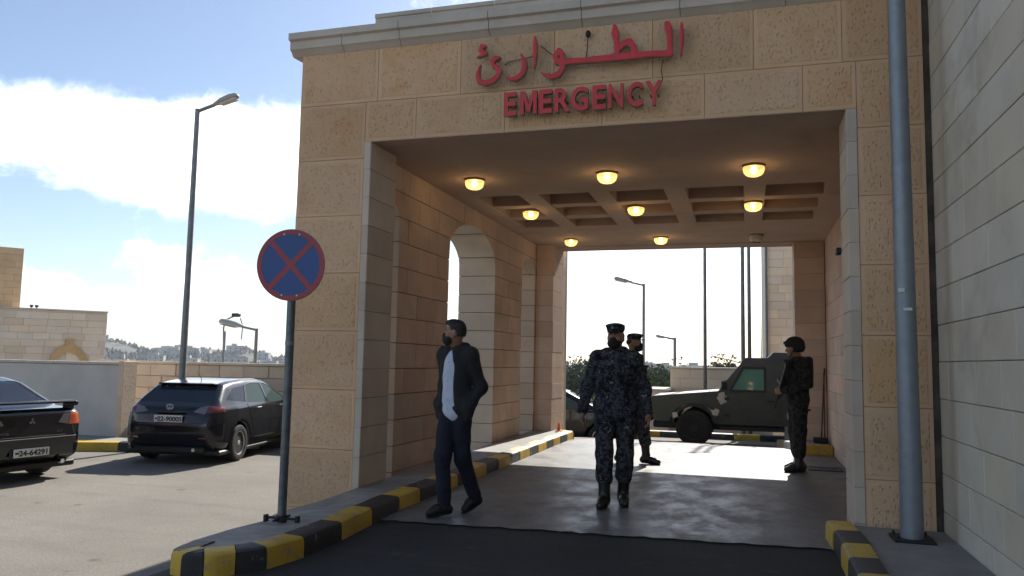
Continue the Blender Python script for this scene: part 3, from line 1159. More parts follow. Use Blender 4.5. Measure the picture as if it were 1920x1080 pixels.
# coffered ceiling
ceil = MB()
cx = [(-3.44, -2.86), (-2.60, -1.93), (-1.67, -.98), (-.72, -.02), (.24, .95)]
cy = [(9.78, 10.50), (10.72, 11.37), (11.62, 12.22)]
T = 3.84
ceil.box(WX1 - .02, 1.32, 7.58, 9.78, OPEN, T)
ceil.box(WX1 - .02, 1.32, 12.22, 14.40, OPEN, T)
xe = [WX1 - .02] + [q for p in cx for q in p] + [1.32]
for i in range(0, len(xe), 2):
    ceil.box(xe[i], xe[i + 1], 9.78, 12.22, OPEN + .001, T)
for a, b in ((10.50, 10.72), (11.37, 11.62)):
    for p, q in cx:
        ceil.box(p, q, a, b, OPEN + .012, T)
ceil.box(WX1 - .02, 1.32, 9.70, 12.30, T - .03, T + .1)
ceil.build('ceiling', M['plaster'], canopy)
MB().box(-3.42, .80, 14.39, BY1 + .002, OPEN - .012, OPEN + .02).build('beam_soffit', M['plaster'], canopy)
MB().box(-3.60, .82, FY + .002, 7.59, OPEN - .004, OPEN + .03).build('beam_soffit', M['plaster'], canopy)
MB().box(-4.33, 1.46, FY + .1, 14.88, HB - .05, HB + .06).build('roof', M['roof'], canopy)

# cornice, in lengths with open joints; two steps, the upper one starts in from the corner
prof = [(0.0, 4.515), (.02, 4.528), (.045, 4.560), (.072, 4.572), (.074, 4.655), (.085, 4.660), (.112, 4.666), (.112, 4.735), (.0, 4.745), (-.2, 4.745), (-.2, 4.53)]
FRC = lambda x: ((x, FY, 0), (0, -1, 0), (0, 0, 1), (1, 0, 0))
xc = [-4.542, -3.94, -3.30, -2.36, -1.45, -.55, .35, 1.42]
for i, (a, b) in enumerate(zip(xc, xc[1:])):
    MB().prism(prof, FRC(0), a + .003, b - .003).build('cornice_stone', M['cornice'], canopy, smooth=30)
yc = [6.85 + .15, 8.0, 9.1, 10.2, 11.3, 12.4, 13.5, 14.92]
for a, b in zip(yc, yc[1:]):
    MB().prism(prof, ((-4.43, 0, 0), (-1, 0, 0), (0, 0, 1), (0, 1, 0)), a + .003, b - .003).build('cornice_stone', M['cornice'], canopy, smooth=30)
prof2 = [(.09, 4.746), (.09, 4.79), (.105, 4.797), (.105, 4.835), (-.15, 4.835), (-.15, 4.746)]
xc = [-3.56, -2.95, -2.3, -1.2, -.2, .7, 1.42]
for a, b in zip(xc, xc[1:]):
    MB().prism(prof2, FRC(0), a + .003, b - .003).build('parapet_stone', M['cornice'], canopy)

# ------------------------------------------------------------------ hospital wall on the right
M['jointfill'] = pm('joint_filler', (.12, .095, .075), (.05, .04, .033), 5, .9, bump=.3)
hosp = thing('hospital_wall', 'tall pale grey coursed stone wall of the hospital along the right edge', 'wall', (1.47, 5.0, 0))
HB_ = MB()
HB_.box(1.49, 14, -9, 24, -.7, 8.5)
HB_.build('wall_core', M['palemortar'], hosp)
HW = ((1.47, 0, 0), (0, 1, 0), (0, 0, 1), (-1, 0, 0))
hz = [.0 + .2915 * k - .015 for k in range(30)]
for k in range(29):
    z0, z1 = hz[k], hz[k + 1]
    y = 7.02
    off = [.42, .78, .55, .9, .30][k % 5]
    first = True
    while y > -1.0:
        L = off if first else RNG.choice([.62, .75, .9, .55])
        first = False
        block('stone', hosp, HW, y - L, y, z0, z1, .019, [M['wallstone']], gap=.0026)
        y -= L
MB().box(1.475, 1.489, -9, -1.2, -.02, 8.45).build('plain_facing', M['wallstone'], hosp)
# dark joint between the canopy and the hospital
MB().box(1.422, 1.468, FY + .006, FY + .09, -.05, HB).build('expansion_joint', M['jointfill'], hosp)

# ------------------------------------------------------------------ lettering over the opening
sign = thing('emergency_sign', 'red raised Arabic and EMERGENCY letters fixed to the stone beam', 'sign', (-1.6, 6.99, 3.7))


def text_mesh(s, size, bold, depth):
    cu = bpy.data.curves.new('letter', 'FONT')
    cu.body = s
    cu.size = size
    cu.align_x = 'CENTER'
    cu.offset = bold
    cu.extrude = depth
    cu.resolution_u = 6
    ob = bpy.data.objects.new('letter', cu)
    COL.objects.link(ob)
    bpy.context.view_layer.update()
    me = bpy.data.meshes.new_from_object(ob.evaluated_get(bpy.context.evaluated_depsgraph_get()))
    bpy.data.objects.remove(ob)
    return me


def put_text(s, loc, size, mat, parent, bold=.0, depth=.02, rx=90, rz=0, name='letter', sx=1., local=False):
    me = text_mesh(s, size, bold, depth)
    me.materials.clear()
    me.materials.append(mat)
    me.transform(Matrix.Translation(loc) @ Matrix.Rotation(rad(rz), 4, 'Z') @ Matrix.Rotation(rad(rx), 4, 'X') @ Matrix.Diagonal((sx, 1, 1, 1)))
    return link(bpy.data.objects.new(name, me), parent, local)


LET = [('E', -2.117, .123), ('M', -1.937, .160), ('E', -1.774, .125), ('R', -1.613, .145), ('G', -1.450, .158), ('E', -1.268, .126), ('N', -1.116, .134), ('C', -.941, .139), ('Y', -.776, .148)]
for ch_, x_, w_ in LET:
    if ch_ == 'M':
        outline = [(0, 0), (0, 1), (.26, 1), (.5, .40), (.74, 1), (1, 1), (1, 0), (.79, 0), (.79, .66), (.59, .12), (.41, .12), (.21, .66), (.21, 0)]
        tmp = MB().prism([(a * w_, b * .226) for a, b in outline[::-1]], ((0, 0, 0), (1, 0, 0), (0, 1, 0), (0, 0, 1)), -.05, .05)
        me = bpy.data.meshes.new('letter')
        me.from_pydata([tuple(v) for v in tmp.v], [], tmp.f)
        bmm = bmesh.new()
        bmm.from_mesh(me)
        bmesh.ops.recalc_face_normals(bmm, faces=bmm.faces)
        bmm.to_mesh(me)
        bmm.free()
    else:
        me = text_mesh(ch_, 1.0, .026, .05)
    co = np.array([v.co[:] for v in me.vertices])
    lo_, hi_ = co.min(0), co.max(0)
    me.transform(Matrix.Translation((x_, 6.915, 3.682)) @ Matrix.Rotation(rad(90), 4, 'X') @ Matrix.Diagonal((w_ / (hi_[0] - lo_[0]), .226 / (hi_[1] - lo_[1]), .5, 1)) @
                 Matrix.Translation((-(lo_[0] + hi_[0]) / 2, -lo_[1], 0)))
    me.materials.clear()
    me.materials.append(M['red'])
    me.materials.append(M['return'])
    for p in me.polygons:
        p.material_index = 0 if p.normal.y < -.5 else 1
    l_ = link(bpy.data.objects.new('letter', me), sign)
    for q in (-1, 1):
        MB().tube([(x_ + q * w_ * .22, 6.93, 3.79), (x_ + q * w_ * .22, 7.0, 3.79)], .006, 6).build('standoff', M['wire'], l_)

ARAB = {
    'alef': [[(-.532, 4.416, .0105), (-.532, 4.355, .0211), (-.532, 4.245, .0211), (-.54, 4.119, .0084)]],
    'lam_tah_waw': [
        [(-.66, 4.424, .0274), (-.648, 4.378, .0379), (-.637, 4.3, .0274), (-.637, 4.211, .0253), (-.637, 4.145, .0316), (-.766, 4.155, .0295), (-.937, 4.157, .0337), (-1.089, 4.157, .0358), (-1.253, 4.154, .0337),
         (-1.42, 4.155, .0274), (-1.589, 4.159, .0295)],
        [(-1.132, 4.447, .0211), (-1.125, 4.384, .0379), (-1.117, 4.304, .0253), (-1.111, 4.224, .0253), (-1.116, 4.163, .0232)],
        [(-1.1, 4.223, .0253), (-1.057, 4.275, .0316), (-.997, 4.29, .0337), (-.959, 4.243, .0274), (-.948, 4.192, .0253), (-.953, 4.164, .0253)],
        [(-1.653, 4.272, .0253), (-1.686, 4.217, .0274), (-1.668, 4.164, .0295), (-1.617, 4.159, .0295), (-1.618, 4.228, .0274), (-1.647, 4.265, .0274)],
        [(-1.609, 4.159, .0274), (-1.619, 4.091, .0274), (-1.655, 4.043, .0295), (-1.718, 4.025, .0274), (-1.781, 4.048, .0168), (-1.822, 4.075, .0063)]],
    'alef.': [[(-1.887, 4.434, .0084), (-1.883, 4.37, .0211), (-1.881, 4.242, .0211), (-1.888, 4.115, .0063)]],
    'reh': [[(-2.019, 4.273, .0084), (-1.993, 4.218, .0232), (-1.98, 4.147, .0253), (-2.002, 4.079, .0274), (-2.06, 4.038, .0274), (-2.118, 4.037, .0168), (-2.16, 4.058, .0063)]],
    'yeh': [[(-2.23, 4.258, .0147), (-2.271, 4.256, .0253), (-2.307, 4.224, .0253), (-2.294, 4.187, .0189), (-2.245, 4.159, .0232), (-2.227, 4.128, .0232)],
            [(-2.227, 4.134, .0232), (-2.244, 4.083, .0274), (-2.296, 4.035, .0295), (-2.368, 4.018, .0274), (-2.429, 4.04, .0253), (-2.448, 4.101, .0232), (-2.432, 4.176, .0126), (-2.421, 4.205, .0063)]],
    'hamza': [[(-2.377, 4.384, .0147), (-2.413, 4.388, .0232), (-2.424, 4.347, .0211), (-2.393, 4.32, .0211), (-2.369, 4.324, .0147)], [(-2.456, 4.283, .0084), (-2.411, 4.295, .0168), (-2.363, 4.309, .0126)]],
}


def stroke_prim(pts, y0, y1):
    P = np.array(pts, float)
    m = P[:, 2].max()
    lo = np.array([P[:, 0].min() - m, y0, P[:, 1].min() - m])
    hi = np.array([P[:, 0].max() + m, y1, P[:, 1].max() + m])

    def f(p):
        q = p[..., [0, 2]]
        d = np.full(q.shape[:-1], 9.)
        for a, b in zip(P, P[1:]):
            ab = b[:2] - a[:2]
            t = np.clip(((q - a[:2]) @ ab) / max(ab @ ab, 1e-9), 0, 1)
            d = np.minimum(d, np.linalg.norm(q - (a[:2] + t[..., None] * ab), axis=-1) - (a[2] + t * (b[2] - a[2])))
        e = np.maximum(y0 - p[..., 1], p[..., 1] - y1)
        return np.maximum(d, e)
    return f, lo, hi, .006


for nm, strokes in ARAB.items():
    V, F = sdf_mesh([stroke_prim(s_, 6.885, 6.935) for s_ in strokes], .0075, .006)
    V = relax(V, F, 1, .4)
    o_ = mesh_obj('arabic_letter', V.tolist(), F.tolist(), [M['red'], M['return']], sign, smooth=35)
    for p in o_.data.polygons:
        p.material_index = 0 if p.normal.y < -.6 else 1
    x_, z_ = strokes[0][1][0], strokes[0][1][1]
    MB().tube([(x_, 6.93, z_), (x_, 7.0, z_)], .006, 6).build('standoff', M['wire'], o_)
wr = MB()
wr.tube([(-1.389, 6.95, 4.40), (-1.392, 6.94, 4.3), (-1.398, 6.93, 4.19)], .0055, 6)
wr.lathe([(.012, -.03), (.024, -.02), (.026, .01), (.016, .03)], ((-1.389, 6.95, 4.425), (1, 0, 0), (0, 1, 0), (0, 0, 1)), 10)
wr.build('wire', M['wire'], sign)
for pts in ([(-.70, 6.965, 4.12), (-.72, 6.97, 4.03), (-.70, 6.93, 3.92)], [(-2.2, 6.97, 4.21), (-2.15, 6.975, 4.24), (-1.9, 6.97, 4.27)], [(-1.85, 6.97, 4.37), (-1.75, 6.975, 4.28), (-1.70, 6.96, 4.25)]):
    MB().tube([(a, b, c) for a, b, c in pts], .004, 5).build('wire', M['wire'], sign)

# ------------------------------------------------------------------ ceiling lights
LIGHTS = [(-3.13, 8.80, 'first row, by the arcade wall'), (-1.52, 8.80, 'first row, middle'), (.09, 8.80, 'first row, by the right wall'),
          (-2.98, 10.84, 'coffers, by the arcade wall'), (-1.46, 10.82, 'coffers, middle'), (.10, 10.82, 'coffers, by the right wall'),
          (-2.97, 13.52, 'rear band, by the arcade wall'), (-1.40, 13.55, 'rear band, middle'), (.17, 13.55, 'rear band')]
for i, (lx, ly, where) in enumerate(LIGHTS):
    lit = i < 8
    t_ = thing('ceiling_light', ('lit warm round glass ceiling light in the ' + where) if lit else 'unlit round glass ceiling light in the rear band near the right wall', 'light', (lx, ly, OPEN),
               group='ceiling lights under the canopy')
    if 3 <= i < 6:
        zt = OPEN - .0
        if True:
            MB().tube([(0, 0, .0), (0, 0, .25)], .012, 8).build('stem', M['brass'], t_, local=True)
    else:
        zt = OPEN
    fr = ((0, 0, 0), (1, 0, 0), (0, 1, 0), (0, 0, -1))
    MB().lathe([(.10, -.002), (.122, .0), (.124, .014), (.117, .022)], fr, 28).build('ring', M['brass'], t_, local=True, smooth=35)
    n = 32
    mb = MB()
    vs, fs = [], []
    pr = [(.114, .02), (.113, .05), (.104, .082), (.085, .106), (.055, .12), (.02, .126)]
    for r_, h_ in pr:
        for k in range(n):
            a = 2 * math.pi * k / n
            rr = r_ * (1 + (.018 if k % 2 else -.018))
            vs.append((rr * math.cos(a), rr * math.sin(a), -h_))
    for a in range(len(pr) - 1):
        for k in range(n):
            fs.append([a * n + k, (a + 1) * n + k, (a + 1) * n + (k + 1) % n, a * n + (k + 1) % n])
    fs.append([(len(pr) - 1) * n + k for k in range(n)])
    mb.add(vs, fs)
    mb.build('glass_bowl', M['lampglass'] if lit else M['lampoff'], t_, local=True, smooth=True)
    if lit:
        # the hot centre of the bowl where the bulb sits against the ribbed glass
        MB().lathe([(.004, .015), (.022, .022), (.034, .045), (.036, .062), (.026, .085), (.006, .095)], fr, 14).build('bulb', M['lampcore'], t_, local=True, smooth=True)
        ld = bpy.data.lights.new('ceiling_lamp', 'POINT')
        ld.energy = .4
        ld.color = (1., .68, .36)
        ld.shadow_soft_size = .08
        lo_ = bpy.data.objects.new('lamp', ld)
        lo_.location = (0, 0, -.24)
        link(lo_, t_, local=True)
    else:
        MB().tube([(-.06, -.06, -.128), (.06, .05, -.128)], .006, 6).build('crack', M['wire'], t_, local=True)

# ------------------------------------------------------------------ no-stopping sign on its post
post = thing('no_stopping_sign', 'round blue and red crossed traffic sign on a grey post beside the left pillar', 'traffic sign', (-3.42, 5.40, .12))
post.scale = (.93, .93, .975)
MB().tube([(0, 0, -.1), (.004, 0, .9), (-.002, 0, 2.32)], .036, 16).build('post', M['galvd'], post, local=True, smooth=40)
mb = MB()
mb.tube([(-.15, 0, .035), (.15, 0, .035)], .011, 8).box(-.16, -.135, -.02, .02, .0, .055).box(.135, .16, -.02, .02, .01, .06).tube([(0, 0, .01), (0, 0, .06)], .046, 14).tube([(0, -.12, .035), (0, .12, .035)], .010, 8)
mb.build('base_clamp', M['black_iron'], post, local=True)
MB().tube([(0, 0, 1.39), (0, 0, 1.42)], .039, 14).build('sleeve', M['galv'], post, local=True)
ang = rad(14)
disc_fr = (Vector((0, 0, 2.03)) + Vector((math.sin(ang), -math.cos(ang), 0)) * .055, (math.cos(ang), math.sin(ang), 0), (0, 0, 1), (math.sin(ang), -math.cos(ang), 0))
mb = MB().lathe([(.285, -.006), (.29, -.004), (.29, .004), (.286, .006)], disc_fr, 56)
d_ = mb.build('disc', M['signback'], post, local=True, smooth=35)
MB().lathe([(.24, .0062), (.25, .0075)], disc_fr, 56).build('blue_field', M['signblue'], d_, local=True)
ring = MB()
o_, u_, v_, n_v = [Vector(q) for q in disc_fr]
vs, fs = [], []
for k in range(64):
    a = 2 * math.pi * k / 64
    e = u_ * math.cos(a) + v_ * math.sin(a)
    vs += [o_ + e * .286 + n_v * .0064, o_ + e * .286 + n_v * .0100, o_ + e * .247 + n_v * .0100, o_ + e * .247 + n_v * .0064]
for k in range(64):
    b_, c_ = k * 4, ((k + 1) % 64) * 4
    fs += [(b_, c_, c_ + 1, b_ + 1), (b_ + 1, c_ + 1, c_ + 2, b_ + 2), (b_ + 2, c_ + 2, c_ + 3, b_ + 3)]
ring.add(vs, fs)
ring.build('red_rim', M['signred'], d_, local=True)
for i, a in enumerate((rad(47), rad(-47))):
    e = u_ * math.cos(a) + v_ * math.sin(a)
    p_ = -u_ * math.sin(a) + v_ * math.cos(a)
    MB().prism([(-.25, -.021), (.25, -.021), (.25, .021), (-.25, .021)], (o_, e, p_, n_v), .0076, .0088 + .0004 * i).build('red_bar', M['signred'], d_, local=True)
for a, b in ((-.065, .245), (.065, .245), (-.065, -.245), (.065, -.245)):
    MB().lathe([(.008, .0), (.008, .012), (.005, .014)], (o_ + u_ * a + v_ * b, u_, v_, n_v), 8).build('rivet', M['bolt'], d_, local=True)
for zz in (1.90, 2.16):
    MB().box(-.06, .06, -.05, .045, zz - .02, zz + .02, ch=.006).build('bracket', M['galvd'], post, local=True)

# ------------------------------------------------------------------ tall galvanised pole at the right
pole = thing('lamp_pole', 'thick galvanised steel lamp pole standing in front of the right pillar', 'pole', (1.165, 6.58, .12))
MB().tube([(0, 0, 0), (0, 0, .62)], [.081, .079], 28).build('base_sleeve', M['galv'], pole, local=True, smooth=40)
MB().tube([(0, 0, .6), (-.01, 0, 4.4), (-.02, 0, 7.6)], [.077, .064, .05], 28).build('shaft', M['galv'], pole, local=True, smooth=40)
MB().box(-.14, .14, -.14, .14, 0, .018, ch=.004).build('base_plate', M['black_iron'], pole, local=True)
for a in (-.11, .11):
    for b in (-.11, .11):
        MB().tube([(a, b, .01), (a, b, .045)], .010, 6).build('anchor_bolt', M['black_iron'], pole, local=True)
MB().tube([(-.02, 0, 7.55), (.5, -.25, 7.8), (1.0, -.5, 7.9)], .03, 10).build('arm', M['galv'], pole, local=True, smooth=40)
MB().box(-.03, .03, -.079, -.070, 1.70, 1.72).build('sticker', M['white'], pole, local=True)
MB().box(-.062, -.02, -.079, -.058, 1.84, 1.87).build('sticker', M['white'], pole, local=True)

# ------------------------------------------------------------------ street lamps
def street_lamp(name, label, base, h, arm, rise, head_len, r0, r1, rz=0, group=None):
    t = thing(name, label, 'street lamp', base, rz, group)
    MB().tube([(0, 0, 0), (0, 0, h * .45), (0, 0, h)], [r0, (r0 + r1) / 2, r1], 14).build('shaft', M['lampgrey'], t, local=True, smooth=40)
    MB().tube([(0, 0, 0), (0, 0, .35)], [r0 * 1.35, r0 * 1.2], 14).build('base', M['lampgrey'], t, local=True, smooth=40)
    d = Vector((arm, 0, rise))
    e = Vector((0, 0, h - r1)) + d
    MB().tube([(0, 0, h - r1), e], r1 * .75, 10).build('arm', M['lampgrey'], t, local=True, smooth=40)
    dn = d.normalized()
    up = Vector((-dn.z, 0, dn.x))
    if up.z < 0:
        up = -up
    sd = dn.cross(up)
    vs, fs = [], []
    st = [(0, .035, .035), (.12, .06, .05), (.35, .105, .075), (.7, .125, .085), (.92, .10, .07), (1, .04, .03)]
    n = 14
    for s_, w_, h_ in st:
        for k in range(n):
            a = 2 * math.pi * k / n
            hh = h_ * (1.25 if math.sin(a) > 0 else .55)
            vs.append(e + dn * (s_ * head_len - .04) + sd * math.cos(a) * w_ * head_len * 1.5 + up * math.sin(a) * hh * head_len * 1.5)
    for i in range(len(st) - 1):
        for k in range(n):
            fs.append([i * n + k, i * n + (k + 1) % n, (i + 1) * n + (k + 1) % n, (i + 1) * n + k])
    fs += [list(range(n))[::-1], [(len(st) - 1) * n + k for k in range(n)]]
    hd = mesh_obj('lamp_head', vs, fs, M['lamphead'], t, local=True, smooth=True)
    c_ = e + dn * head_len * .55 - up * .055 * head_len * 1.5
    MB().prism([(-.3 * head_len, -.10 * head_len), (.3 * head_len, -.12 * head_len), (.3 * head_len, .12 * head_len), (-.3 * head_len, .10 * head_len)], (c_, dn, sd, -up), -.02, .012).build('lens', M['lampoff'], hd, local=True)
    return t


street_lamp('street_lamp', 'tall grey street lamp rising behind the parked hatchback, head pointing right', (-11.0, 13.5, -.30), 6.83, .42, .11, .62, .075, .05)
street_lamp('street_lamp', 'street lamp with its head pointing left, beyond the tan wall', (-20.68, 30, gz(-20, 30)), 2.62 - gz(-20, 30), -.75, .14, 1.25, .10, .07)
street_lamp('street_lamp', 'taller street lamp seen through the far opening, head pointing left', (-3.24, 26, gz(-3, 26)), 4.02 - gz(-3, 26), -.42, .10, .62, .06, .045)
street_lamp('street_lamp', 'shorter street lamp seen through the far opening beside the tree', (-3.35, 39, gz(-3, 39)), 2.70 - gz(-3, 39), -.35, .05, .62, .09, .07)
t_ = thing('street_lamp', 'tiny twin-arm lamp far off on the hillside', 'street lamp', (-61, 82, gz(-60, 82)))
hh = 6.4 - gz(-60, 82)
MB().tube([(0, 0, 0), (0, 0, hh - 2)], .16, 8).build('shaft', M['lampgrey'], t_, local=True)
MB().tube([(-.1, 0, hh - 3.2), (-.2, 0, hh - 1.5), (.3, 0, hh - .5), (1.6, 0, hh)], .10, 8).build('arm', M['lampgrey'], t_, local=True)
MB().tube([(2.4, 0, hh - 3), (2.5, 0, hh - 1.3), (2.1, 0, hh - .4)], .07, 8).build('arm', M['lampgrey'], t_, local=True)
MB().box(1.0, 2.0, -.3, .3, hh - .25, hh + .2, ch=.08).build('lamp_head', M['black_iron'], t_, local=True)

# flag poles beyond the ramp
for x_, y_, r_, lab in ((-1.18, 24, .055, 'slim steel flagpole standing alone beyond the ramp'), (-.10, 24, .065, 'left one of two steel flagpoles standing close together'), (.08, 24.1, .06, 'right one of two steel flagpoles standing close together')):
    t_ = thing('flagpole', lab, 'flagpole', (x_, y_, gz(x_, y_)), group='flagpoles beyond the ramp')
    MB().tube([(0, 0, 0), (0, 0, 5), (0, 0, 9.5)], [r_, r_ * .9, r_ * .6], 12).build('shaft', M['lampgrey'], t_, local=True, smooth=True)
    MB().lathe([(.0, .0), (r_ * 1.1, .03), (r_ * 1.1, .09), (.01, .13)], ((0, 0, 9.48), (1, 0, 0), (0, 1, 0), (0, 0, 1)), 10).build('finial', M['chrome'], t_, local=True, smooth=True)
    MB().tube([(0, 0, 0), (0, 0, .4)], r_ * 1.6, 12).build('base', M['lampgrey'], t_, local=True, smooth=40)

# grey post at the rear left corner of the canopy
t_ = thing('corner_post', 'pale grey metal post at the far left corner of the drive', 'post', (-3.465, 15.2, gz(-3.3, 15.2)))
MB().box(-.05, .05, -.05, .05, 0, 3.75, ch=.008).build('shaft', M['lamphead'], t_, local=True)
MB().box(-.09, .09, -.09, .09, 0, .02).build('base_plate', M['lamphead'], t_, local=True)
t_ = thing('traffic_cone', 'small orange cone on the end of the striped kerb', 'cone', (-3.27, 14.05, .15))
MB().lathe([(.055, 0), (.052, .015), (.035, .018), (.012, .14), (.008, .15)], ((0, 0, 0), (1, 0, 0), (0, 1, 0), (0, 0, 1)), 14).build('cone_body', M['orange'], t_, local=True, smooth=35)
MB().box(-.06, .06, -.06, .06, 0, .012).build('cone_base', M['orange'], t_, local=True)
# broom leaning on the rear right pillar
t_ = thing('broom', 'thin dark broom leaning against the rear right pillar', 'broom', (1.16, 13.95, .15))
MB().tube([(0, 0, .06), (.10, .40, 1.22)], .012, 8).build('handle', M['wood'], t_, local=True, smooth=True)
MB().box(-.13, .1, -.05, .04, 0, .09, ch=.015).build('brush', M['black_iron'], t_, local=True)
t_ = thing('squeegee', 'dark floor squeegee leaning beside the broom', 'squeegee', (1.22, 14.05, .15))
MB().tube([(0, 0, .03), (.03, .31, 1.12)], .011, 8).build('handle', M['wood'], t_, local=True, smooth=True)
MB().box(-.1, .06, -.02, .02, 0, .05, ch=.008).build('blade', M['black_iron'], t_, local=True)
t_ = thing('security_camera', 'small dark camera fixed at the corner of the right opening', 'camera', (.815, 7.75, 2.45))
MB().box(-.02, .03, -.06, .06, -.03, .03, ch=.008).build('housing', M['black_iron'], t_, local=True)
MB().tube([(.03, 0, 0), (.48, .02, 0)], .012, 8).build('bracket', M['black_iron'], t_, local=True)
t_ = thing('drain_grate', 'dark square drain grate in the floor near the right wall', 'grate', (1.0, 11.6, .006))
MB().box(-.22, .22, -.2, -.17, 0, .012).box(-.22, .22, .17, .2, 0, .012).box(-.22, -.19, -.17, .17, 0, .012).box(.19, .22, -.17, .17, 0, .012).build('frame', M['black_iron'], t_, local=True)
for k in range(9):
    MB().box(-.18 + .04 * k, -.16 + .04 * k, -.17, .17, .001, .010).build('bar', M['black_iron'], t_, local=True)

# ------------------------------------------------------------------ walls round the parking lot
gw = thing('grey_wall', 'smooth grey rendered wall behind the parked cars on the left', 'wall', (-16, 13.4, -.45))
MB().box(-24, -12.36, 13.30, 13.55, -.9, 1.155, ch=.01).build('wall', M['lotwall'], gw)
for k in range(7):
    MB().box(-24 + 1.663 * k + .003, -24 + 1.663 * (k + 1) - .003, 13.26, 13.60, 1.16, 1.215, ch=.01).build('coping', M['cornice'], gw)
MB().box(-12.355, -12.22, 13.24, 13.62, -.9, 1.235, ch=.008).build('end_pier', M['tanstone'], gw)
tw = thing('tan_wall', 'rough tan stone boundary wall behind the hatchback', 'wall', (-9, 15.2, -.45))
TY = 15.2
MB().box(-15, -5.2, TY + .04, TY + .32, -.9, 1.17).build('wall_core', M['mortar'], tw)
TWF = ((0, TY, 0), (1, 0, 0), (0, 0, 1), (0, -1, 0))
for k in range(6):
    z0 = -.45 + .27 * k
    x = -15 + RNG.uniform(0, .3)
    while x < -5.2:
        L = RNG.uniform(.35, .8)
        block('stone', tw, TWF, x, min(x + L, -5.2), z0, z0 + .27, .06, [M['tanstone']], ch=.012, gap=.004, jit=.012)
        x += L
for k in range(9):
    MB().box(-15 + 1.09 * k + .003, -15 + 1.09 * (k + 1) - .003, TY - .03, TY + .36, 1.172, 1.232, ch=.012).build('coping', M['tanstone'], tw)

# stone building far left with the ogee niche
bl = thing('stone_building', 'low pale stone building with an arched niche above the grey wall', 'building', (-28.5, 26, -2))
A_, B_ = Vector((-31.9, 21.3, 0)), Vector((-26.9, 28.0, 0))
e_ = (B_ - A_).normalized()
nb = Vector((e_.y, -e_.x, 0))
BF = (A_, e_, (0, 0, 1), nb)
LB = (B_ - A_).length
MB().prism([(0, -4), (LB - .005, -4), (LB - .005, 3.17), (0, 3.17)], BF, -9, -.05).build('wall', M['farstone'], bl)
for k in range(12):
    z0 = -.4 + .29 * k
    x = -RNG.uniform(0, .5)
    while x < LB:
        L = RNG.uniform(.5, .95)
        a, b = max(x, 0), min(x + L, LB)
        if b - a > .06 and z0 < 3.1:
            block('stone', bl, BF, a, b, z0, min(z0 + .29, 3.17), .05, [M['farstone']], ch=.006, gap=.003, jit=.006)
        x += L
MB().prism([(-.02, 3.172), (LB + .02, 3.172), (LB + .02, 3.23), (-.02, 3.23)], BF, -9, .04).build('coping', M['cornice'], bl)
M['niche'] = pm('ochre_niche_stone', (.62, .40, .19), (.54, .33, .15), 2, .9, bump=.3, bscale=20)
u0 = 6.95
og = [(-1.05, .7), (-.62, .98), (-.60, 1.2), (-.42, 1.48), (-.14, 1.62), (-.14, 1.86), (.14, 1.86), (.14, 1.62), (.42, 1.48), (.62, 1.2), (.72, .98), (.72, .7), (.44, .7), (.44, .95), (.30, 1.2), (0, 1.33), (-.28, 1.2),
      (-.42, .95), (-.46, .78), (-.62, .7)]
MB().prism([(u0 + a * 1.05, b + .12) for a, b in og], BF, .004, .10).build('niche_arch', M['niche'], bl)
MB().prism([(u0 - .34, .72), (u0 + .34, .72), (u0 + .34, 1.0), (u0 - .34, 1.0)], BF, .006, .03).build('niche_opening', M['black_iron'], bl)
MB().prism([(.5, 3.24), (5.12, 3.24), (5.12, 5.80), (.5, 5.80)], BF, -5, -1.06).build('roof_tower', M['fartower'], bl)
for k in range(9):
    for j in range(8):
        a_u = .5 + .62 * j + (.3 if k % 2 else 0)
        if a_u > 5.05:
            continue
        block('tower_stone', bl, BF[:0] + (tuple(A_ - nb * 1.0), e_, (0, 0, 1), nb), a_u, min(a_u + .62, 5.14), 3.24 + .285 * k, 3.24 + .285 * (k + 1), .06, [M['fartower']], gap=.003)
for k in (0, 1):
    t_ = thing('roof_floodlight', ('left' if k == 0 else 'right') + ' one of two small dark floodlights on the stone building roof', 'floodlight', tuple(A_ + e_ * (5.50 + k * .19) - nb * .3 + Vector((0, 0, 3.23))), group='floodlights on the roof')
    MB().tube([(0, 0, 0), (0, 0, .06)], .018, 8).build('stand', M['black_iron'], t_, local=True)
    MB().box(-.055, .055, -.05, .05, .05, .15, ch=.012).build('housing', M['black_iron'], t_, local=True)

